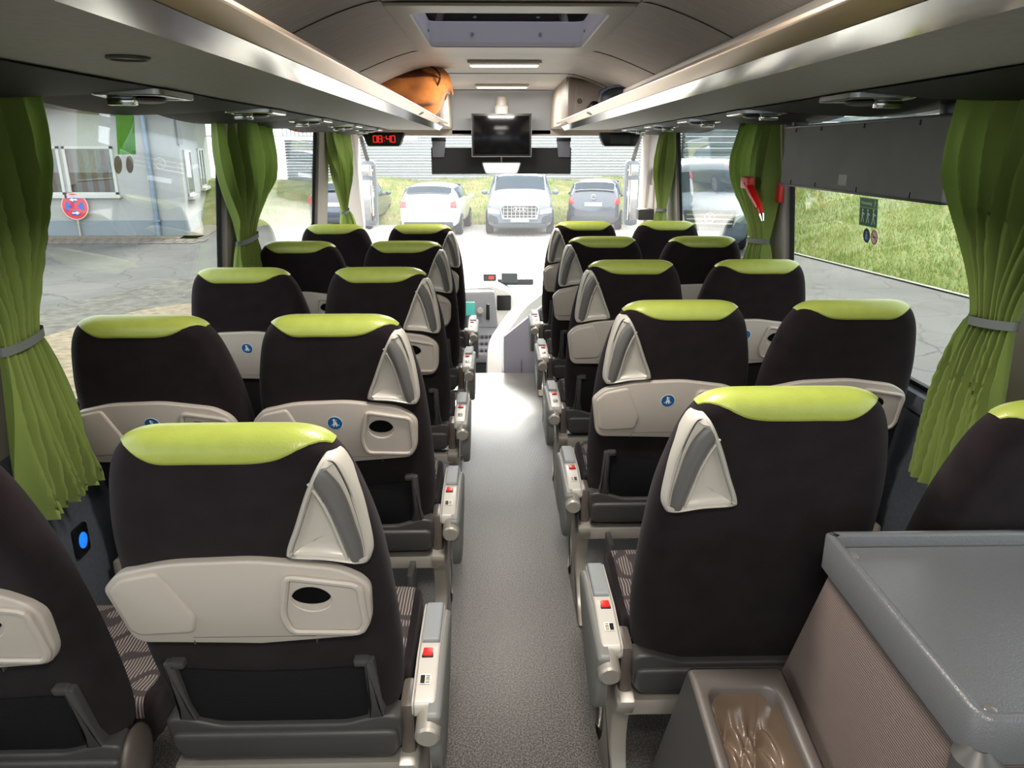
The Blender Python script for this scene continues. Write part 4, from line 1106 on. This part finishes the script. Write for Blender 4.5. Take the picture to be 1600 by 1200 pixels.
struct('kerb', b, mat('pale_kerb', (136, 132, 122), .9), smooth=False)
# slatted wall at the front, with a railing above its left end
t = thing('slatted_hall', 'long white corrugated hall wall behind the parked cars', 'building', (0, 29.6, .4))
b = B(); zt = 2.9
n_s = 34
for i in range(n_s):
    z0 = -.1+i*.105; b.hexa([(-3.0 if z0 > 1.55 else -8, .0, z0), (15, .0, z0), (15, .2, z0), (-8 if z0 <= 1.55 else -3.0, .2, z0), (-3.0 if z0 > 1.55 else -8, -.03, z0+.065), (15, -.03, z0+.065), (15, .2, z0+.093), (-8 if z0 <= 1.55 else -3.0, .2, z0+.093)])
part('cladding', b, mat('white_corrugated_metal', (150, 155, 158), .5), t, smooth=False)
t = thing('railing', 'white railing with upright bars on the terrace wall at upper left', 'railing', (-6, 29.2, 2.02))
b = B().box(-2, 2.9, -.03, .03, .95, 1.0).box(-6, 2.9, -.03, .03, .04, .08)
part('rail', b, M_white, t)
b = B()
for i in range(33): x = -1.95+i*.148; b.box(x, x+.05, -.02, .02, .06, .97)
part('bars', b, M_white, t, smooth=False)
# fence on top of the right bank
t = thing('bank_fence', 'pale corrugated fence along the top of the right grass bank', 'fence', (14.5, 12, 2.2))
b = B()
for i in range(280):
    y = -16+i*.115; b.box(.0, .05, y, y+.075, -.2, 1.9)
part('slats', b, mat('pale_blue_grey_metal', (150, 162, 166), .5), t, smooth=False)
part('backing', B().box(.05, .09, -16, 17, -.3, 1.88), mat('grey_metal_backing', (122, 132, 136), .6), t)
t = thing('slatted_fence', 'dark gapped horizontal slat fence at the front right corner', 'fence', (10.5, 27, 1.2))
b = B()
for i in range(12): b.box(-4, 5, -.02, .02, i*.17, i*.17+.10)
part('slats', b, mat('blue_grey_slats', (120, 132, 138), .5), t, smooth=False)
part('post', B().box(-4.05, -3.95, .02, .1, -1.5, 2.1).box(0, .1, .02, .1, -1.5, 2.1), M_dgrey, t)

# house on the left
t = thing('house', 'grey rendered house with white windows outside the left windows', 'building', (-9.1, 22.2, GZ))
Mr = mat('grey_render', (156, 157, 155), .9, noise=.04, nscale=20, bump=.2); Mpl = mat('blue_grey_plinth', (124, 132, 139), .85)
b = B().box(-14, 0, 0, .25, .45, 3.55)
b.hexa([(-.25, .1, .45), (0, .0, .45), (-2.0, 8, .45), (-2.25, 8, .45), (-.25, .1, 3.55), (0, .0, 3.55), (-2.0, 8, 3.55), (-2.25, 8, 3.55)])
part('wall', b, Mr, t, smooth=False)
b = B().box(-14, .02, -.03, .2, 0, .45)
b.hexa([(-.25, .1, 0), (.03, -.03, 0), (-1.97, 8, 0), (-2.25, 8, 0), (-.25, .1, .45), (.03, -.03, .45), (-1.97, 8, .45), (-2.25, 8, .45)])
part('plinth', b, Mpl, t, smooth=False)
b = B().hexa([(-14.5, -.6, 3.5), (.6, -.6, 3.5), (-1.2, 8.6, 3.5), (-14.5, 8.6, 3.5), (-14.5, -.6, 3.68), (.6, -.6, 3.68), (-1.2, 8.6, 3.68), (-14.5, 8.6, 3.68)])
b.mi = 1
for i in range(48): b.box(-14.4+i*.31, -14.4+i*.31+.22, -.62, 3, 3.69, 3.80)
part('roof', b, [mat('white_fascia', (170, 170, 164), .6), mat('tile_roof', (150, 152, 136), .7)], t, smooth=False)
def hwin(xc, w, z0, z1, panes, curtain_=True, Mx=None):
    fr_ = B(); q = lambda x0_, x1_, y0_, y1_, a, c, bb=fr_: bb.box(x0_, x1_, y0_, y1_, a, c, M=Mx)
    q(xc-w/2, xc+w/2, -.05, .0, z0, z0+.065); q(xc-w/2, xc+w/2, -.05, 0, z1-.07, z1)
    for i in range(panes+1):
        x = xc-w/2+(w-.08)*i/panes; q(x, x+.08, -.05, 0, z0, z1)
    q(xc-w/2-.08, xc+w/2+.08, -.16, 0, z0-.09, z0)
    f_ = part('window', fr_, mat('white_window_frame', (176, 176, 172), .5), t, smooth=False)
    g_ = B(); g_.box(xc-w/2+.04, xc+w/2-.04, -.02, -.012, z0+.04, z1-.04, M=Mx); part('pane', g_, glass('house_pane', (.7, .74, .74)), f_, smooth=False)
    if curtain_:
        c_ = B()
        for i in range(int(w/.16)):
            c_.mi = i % 2; c_.box(xc-w/2+.06+i*.16, xc-w/2+.06+i*.16+.16, -.008, -.002, z0+.05, z1-.05, M=Mx)
        part('striped_curtain', c_, [mat('curtain_red', (130, 84, 80), .8), mat('curtain_pale', (140, 140, 138), .8)], f_, smooth=False)
    else:
        c_ = B()
        for i in range(22):
            zz = z0+.05+(z1-z0-.1)*i/22; c_.box(xc-w/2+.06, xc+w/2-.06, -.012, -.004, zz, zz+(z1-z0-.1)/22*.8, M=Mx)
        part('shutter', c_, mat('pale_shutter', (150, 158, 156), .6), f_, smooth=False)
hwin(-2.45, 1.40, 1.18, 2.50, 1); hwin(-3.95, 1.40, 1.18, 2.50, 1); hwin(-7.0, 1.4, 1.25, 2.55, 2)
Ms = Matrix.Translation((0, 0, 0)) @ Matrix.Rotation(math.atan2(8, -2.0), 4, 'Z')
Ms2 = Ms
def side_m(): return Matrix.Rotation(math.atan2(8, -2.0), 4, 'Z')
hwin(2.1, 1.5, 1.05, 2.40, 1, False, side_m()); hwin(5.4, 1.5, 1.15, 2.45, 2, True, side_m())
b = B().tube([(-.75, -.09, 3.5), (-.75, -.09, 0.02)], .07, 10); b.box(-.86, -.64, -.17, -.02, .42, .47); part('downpipe', b, mat('blue_grey_zinc', (118, 136, 152), .4, metal=.3), t)
part('wall_box', B().box(.15-.0, .15+.8, -.10, -.01, 2.55, 3.4, M=side_m()), mat('grey_box', (112, 114, 112), .6), t)
b = B().box(-14, .6, -.75, -.06, .0, .025); b.hexa([(.1, -.75, 0), (.75, -.75, 0), (-1.0, 9, 0), (-1.65, 9, 0), (.1, -.75, .025), (.75, -.75, .025), (-1.0, 9, .025), (-1.65, 9, .025)])
part('gravel_strip', b, mat('pebble_strip', (110, 101, 88), .95, noise=.5, nscale=25), t, smooth=False)
b = B()
for i in range(50):
    for j in range(3): b.box(-14+i*.30+(j % 2)*.1, -14+i*.30+.26+(j % 2)*.1, -1.9+j*.36, -1.58+j*.36, 0, .02)
o = struct('paving_strip', b, mat('brown_pavers', (98, 90, 85), .9), smooth=False); o.location = (-9.1, 22.2, GZ)
# no-stopping sign
t = thing('road_sign', 'round red and blue no stopping sign with two white arrows on the house wall', 'sign', (-12.10, 22.08, .06))
b = B().cyl((0, 0, 0), (0, -1, 0), .375, .02, 40); part('edge', b, mat('sign_pale_rim', (226, 190, 188), .5), t)
f = XZ(-.020)
b = B().prism(oval(0, 0, .355, .355, 40), 0, -.004, f); part('red_disc', b, mat('sign_red', (196, 40, 56), .5), t, smooth=False)
b = B()
for k in range(4):
    a0 = k*pi/2+pi/4+.20; a1 = (k+1)*pi/2+pi/4-.20
    b.prism([(.075*cos((a0+a1)/2), .075*sin((a0+a1)/2))]+[(.265*cos(a0+(a1-a0)*i/8), .265*sin(a0+(a1-a0)*i/8)) for i in range(9)], -.003, -.007, f)
part('blue_field', b, mat('sign_blue', (30, 74, 168), .5), t, smooth=False)
b = B()
for sg, zc_ in ((-1, .185), (1, -.185)):
    b.prism([(-.10*sg, zc_-.018), (.02*sg, zc_-.018), (.02*sg, zc_-.055), (.115*sg, zc_), (.02*sg, zc_+.055), (.02*sg, zc_+.018), (-.10*sg, zc_+.018)], -.006, -.010, f)
part('arrows', b, M_white, t, smooth=False)
single('sign_pole', B().tube([(0, 0, 0), (0, 0, .8)], .03, 8), M_alu, 'short steel pole below the no stopping sign', 'pole', (-12.10, 22.10, GZ))
# microphone-like lamp stalk seen through the left side
# ------------------------------------------------------------------ vehicles
def wheel(b, x, y, r, w, s):
    b.mi = 0; b.cyl((x, y, r), (s, 0, 0), r, w, 28, .03)
    b.mi = 1; b.cyl((x+s*w*.6, y, r), (s, 0, 0), r*.66, w*.42, 20, .01)
    b.mi = 0
    for k in range(5):
        a = k*2*pi/5; b.box(-.5, .5, -.5, .5, -.5, .5, M=Matrix.Translation((x+s*w*1.03, y+cos(a)*r*.4, r+sin(a)*r*.4)) @ Matrix.Rotation(a, 4, 'X') @ Matrix.Diagonal((.01, r*.12, r*.10, 1)))
def car(name, label, x, y, rz, W_, L_, H_, kind, paint, gr='parked cars'):
    """front of the car faces local -y"""
    t = thing(name, label, 'van' if kind == 'van' else 'car', (x, y, GZ+.012), rz, gr)
    hw = W_/2
    # stations: y, belt height, roof height (None = no cabin), belt half width, roof half width
    if kind == 'suv':
        ST = [(0, .70, .74, .80), (.03, .92, .96, .93), (.14, 1.0, 1.05, .985), (.27, 1.04, 1.10, 1.0), (.42, 1.08, H_-.06, 1.0), (.62, 1.10, H_, 1.0), (.85, 1.12, H_-.04, .99), (.975, 1.14, 1.20, .95), (1, .8, .85, .88)]
        cab = (3, 7); zb = .24
    elif kind == 'van':
        ST = [(0, .75, .8, .88), (.02, 1.05, 1.10, .95), (.12, 1.22, 1.30, .99), (.24, 1.30, H_-.25, 1.0), (.32, 1.32, H_, 1.0), (.65, 1.35, H_, 1.0), (.97, 1.35, H_-.03, .99), (1, .9, H_-.1, .97)]
        cab = (2, 6); zb = .25
    elif kind == 'sedan':
        ST = [(0, .62, .66, .80), (.03, .78, .82, .93), (.16, .88, .92, .98), (.28, .93, .98, 1.0), (.42, .96, H_-.05, 1.0), (.60, .98, H_, 1.0), (.80, 1.0, 1.10, .98), (.97, .98, 1.03, .93), (1, .7, .75, .88)]
        cab = (3, 6); zb = .22
    else:
        ST = [(0, .62, .66, .80), (.03, .80, .84, .93), (.14, .90, .94, .98), (.24, .96, 1.02, 1.0), (.42, 1.0, H_-.04, 1.0), (.62, 1.02, H_, 1.0), (.86, 1.05, H_-.05, .985), (.975, 1.05, 1.10, .93), (1, .62, .68, .88)]
        cab = (3, 7); zb = .24
    def ctl(i):
        f, zbelt, ztop, wk = ST[i]; Y = -L_/2+L_*f; w = hw*wk
        cabin = cab[0] < i < cab[1]
        wt = w*(.80 if kind != 'van' else .90) if cabin else w*.84
        zm = zb+(zbelt-zb)*.55
        return [(w*.86, Y, zb), (w*.99, Y, zb+.10), (w*1.0, Y, zm), (w*.965, Y, zbelt), (wt, Y, ztop-(.05 if cabin else .02)), (wt*.62, Y, ztop), (0, Y, ztop+.015)]
    ctl_pts = [ctl(i) for i in range(len(ST))]
    b = B(); R = []
    for row in ctl_pts:
        full = row + [(-p[0], p[1], p[2]) for p in row[-2::-1]]
        R.append([b.bm.verts.new(p) for p in full])
    n = len(R[0])
    for a, c in zip(R, R[1:]):
        for i in range(n-1): b.bm.faces.new((a[i], a[i+1], c[i+1], c[i]))
        b.bm.faces.new((a[n-1], a[0], c[0], c[n-1]))
    b.bm.faces.new(R[0][::-1]); b.bm.faces.new(R[-1])
    o = part('body', b, paint, t, ang=60)
    md = o.modifiers.new('smooth', 'SUBSURF'); md.levels = 2; md.render_levels = 2
    # glass panels lie just outside the body surface
    def lerp(p, q, k): return [p[i]+(q[i]-p[i])*k for i in range(3)]
    def patch(nm, A, Bq, Cq, D, off, m=M_cglass, k=.1):
        c = [sum(p[i] for p in (A, Bq, Cq, D))/4 for i in range(3)]
        Q = [lerp(p, c, k) for p in (A, Bq, Cq, D)]
        nrm = (Vector(Q[1])-Vector(Q[0])).cross(Vector(Q[3])-Vector(Q[0])).normalized()
        if nrm.dot(Vector(off)) < 0: nrm = -nrm
        bb = B(); pts = [Vector(q)+nrm*.012 for q in Q]; pts2 = [p-nrm*.06 for p in pts]
        bb.hexa([*pts, *pts2], .02)
        return part(nm, bb, m, t)
    g0, g1 = cab
    s = lambda r, i, sg: (ctl_pts[r][i][0]*sg, ctl_pts[r][i][1], ctl_pts[r][i][2])
    def crowned(nm, r0, r1, k0, k1, sy):
        bb = B()
        def fn(u, v):
            q = abs(u-.5)*2; sgn = 1 if u > .5 else -1; vv = k0+(k1-k0)*v
            def row(r):
                c = ctl_pts[r]; seq = [c[6], c[5], c[4]]; t_ = q*.93*2; i_ = min(int(t_), 1); return lerp(seq[i_], seq[i_+1], t_-i_)
            p = lerp(row(r0), row(r1), vv)
            return (p[0]*sgn, p[1]+sy*.035, p[2]+.012)
        bb.grid(fn, 16, 6); bmesh.ops.solidify(bb.bm, geom=bb.bm.faces[:], thickness=.01)
        part(nm, bb, M_cglass, t, ang=60)
    crowned('windscreen', g0, g0+1, .10, .93, -1)
    if kind != 'van': crowned('rear_window', g1-1, g1, .10, .72, 1)
    for sg in (-1, 1):
        a, c = g0+1, (g0+2 if kind == 'sedan' else min(g0+3, g1-1))
        lowA = lerp(s(a, 3, sg), s(g0, 3, sg), .35)
        if kind == 'van': c = g0+2; lowA = s(a, 3, sg)
        patch('side_window', lowA, s(c, 3, sg), s(c, 4, sg), s(a, 4, sg), (sg, 0, .3), k=.08)
        patch('light', (sg*hw*.55, -L_/2+.02, .62*1), (sg*hw*.93, -L_/2+.12, .66), (sg*hw*.93, -L_/2+.10, .80 if kind != 'van' else 1.0), (sg*hw*.58, -L_/2+.0, .74 if kind != 'van' else .9), (0, -1, 0), M_headl, .05)
        patch('tail_light', (sg*hw*.70, L_/2-.02, .80), (sg*hw*.93, L_/2-.08, .80), (sg*hw*.90, L_/2-.10, 1.02), (sg*hw*.72, L_/2-.06, .98), (0, 1, 0), M_tail, .05)
        bb = B().ell((sg*(hw+.09), -L_/2+L_*.33, 1.0 if kind != 'suv' else 1.16), .10, .06, .07); bb.box(*sorted((sg*(hw-.06), sg*(hw+.05))), -L_/2+L_*.33-.02, -L_/2+L_*.33+.02, .93 if kind != 'suv' else 1.09, .97 if kind != 'suv' else 1.13); part('door_mirror', bb, paint, t)
        wr = .36 if kind in ('suv', 'van') else .31
        for fy in (.19, .80):
            bb = B(); wheel(bb, sg*(hw-.20), -L_/2+L_*fy, wr, .21, sg); part('wheel', bb, [M_tyre, M_rim], t)
    bb = B().box(-.26, .26, -L_/2-.035, -L_/2-.02, .42, .53, .004); part('number_plate', bb, M_plate, t)
    zpl = .80 if kind in ('hatch', 'suv') else .55
    bb = B().box(-.26, .26, L_/2+.0, L_/2+.02, zpl-.055, zpl+.055, .004); part('number_plate', bb, M_plate, t)
    bb = B().box(-hw*.80, hw*.80, L_/2-.10, L_/2+.03, zb+.0, zb+.18, .04); part('rear_bumper', bb, M_cardark, t)
    bb = B().box(-hw*.78, hw*.78, -L_/2-.02, -L_/2+.10, zb, zb+.14, .04); part('front_bumper', bb, M_cardark, t)
    return t
M_cglass = mat('car_glass', (40, 62, 78), .08, spec=.5); M_headl = mat('headlamp', (190, 200, 210), .1, coat=1.); M_tail = mat('tail_lamp', (196, 30, 34), .2, coat=1., em=.35)
M_tyre = mat('tyre', (32, 32, 34), .85); M_rim = mat('alloy_rim', (160, 164, 168), .3, metal=.8); M_plate = mat('plate', (214, 218, 222), .4); M_cardark = mat('car_dark_plastic', (52, 56, 60), .6)
pW = mat('white_car_paint', (226, 226, 224), .25, coat=1.); pS = mat('silver_car_paint', (88, 98, 112), .3, coat=.5); pD = mat('graphite_car_paint', (52, 60, 72), .22, coat=1.); pB = mat('black_car_paint', (24, 32, 36), .2, coat=1.); pG = mat('grey_van_paint', (78, 90, 102), .3, coat=1.)
car('hatchback', 'white hatchback seen from behind, left of the three cars ahead', -1.85, 22.6-.9+2.0, radians(176), 1.78, 3.95, 1.46, 'hatch', pW)
q7 = car('suv', 'silver grey SUV facing the bus, middle of the three cars ahead', .72, 24.2, radians(-2), 1.99, 5.05, 1.74, 'suv', pS)
sm = car('city_car', 'dark blue grey city car seen from behind, right of the three cars ahead', 3.28, 24.9, radians(168), 1.68, 3.3, 1.52, 'hatch', pD)
car('station_wagon', 'dark car at the left edge of the windscreen', -4.75, 25.4, radians(174), 1.8, 4.3, 1.48, 'hatch', pD)
vn = car('delivery_van', 'grey van with a ringed star badge parked to the right ahead', 5.6, 20.6, radians(-12), 1.95, 5.2, 2.2, 'van', pG)
# SUV face: big slatted grille with four rings
b = B(); O = rnd([(-.50, .50), (.50, .50), (.56, .80), (.48, .90), (-.48, .90), (-.56, .80)], .04, 3)
b.ring(O, inset(O, .035), -2.54, -2.60, XZ(), .008); g = part('grille', b, M_chrome, q7)
b = B().prism(inset(O, .03), -2.52, -2.57, XZ()); b2 = part('grille_mesh', b, M_cardark, g)
b = B()
for i in range(9): b.box(-.47+i*.115, -.455+i*.115, -2.585, -2.56, .52, .88)
for z in (.60, .70, .80): b.box(-.49, .49, -2.583, -2.56, z, z+.012)
part('grille_bars', b, M_chrome, g, smooth=False)
b = B()
for i in range(4): b.ring(oval(-.135+i*.09, .79, .058, .058, 24), oval(-.135+i*.09, .79, .046, .046, 24), -2.585, -2.605, XZ(), .002)
part('ring_badge', b, M_chrome, q7)
b = B()
for s_ in (-1, 1): b.prism(rnd([(s_*.62, .38), (s_*.92, .42), (s_*.88, .62), (s_*.66, .56)], .03, 3), -2.44, -2.52, XZ())
part('air_intake', b, M_cardark, q7)
b = B()
for s_ in (-1, 1): b.box(*sorted((s_*.70, s_*.74)), -.6, 1.6, 1.70, 1.74, .015)
part('roof_rail', b, M_cardark, q7)
b = B().ring(oval(0, 1.02, .075, .075, 24), oval(0, 1.02, .055, .055, 24), 1.66, 1.69, XZ(), .003); part('badge', b, M_chrome, sm)
# van grille and star
b = B().prism(rnd([(-.55, .62), (.55, .62), (.62, 1.02), (-.62, 1.02)], .05, 3), -2.55, -2.66, XZ(), .02); g = part('grille', b, M_cardark, vn)
b = B()
for z in (.70, .80, .90): b.box(-.54, .54, -2.68, -2.65, z, z+.03)
part('grille_bars', b, M_chrome, g)
b = B(); b.ring(oval(0, .84, .125, .125, 32), oval(0, .84, .105, .105, 32), -2.67, -2.70, XZ(), .004)
for k in range(3):
    a = pi/2+k*2*pi/3; b.prism([(0+.018*cos(a+pi/2), .84+.018*sin(a+pi/2)), (.11*cos(a), .84+.11*sin(a)), (-.018*cos(a+pi/2), .84-.018*sin(a+pi/2))], -2.67, -2.69, XZ())
part('star_badge', b, M_chrome, vn)
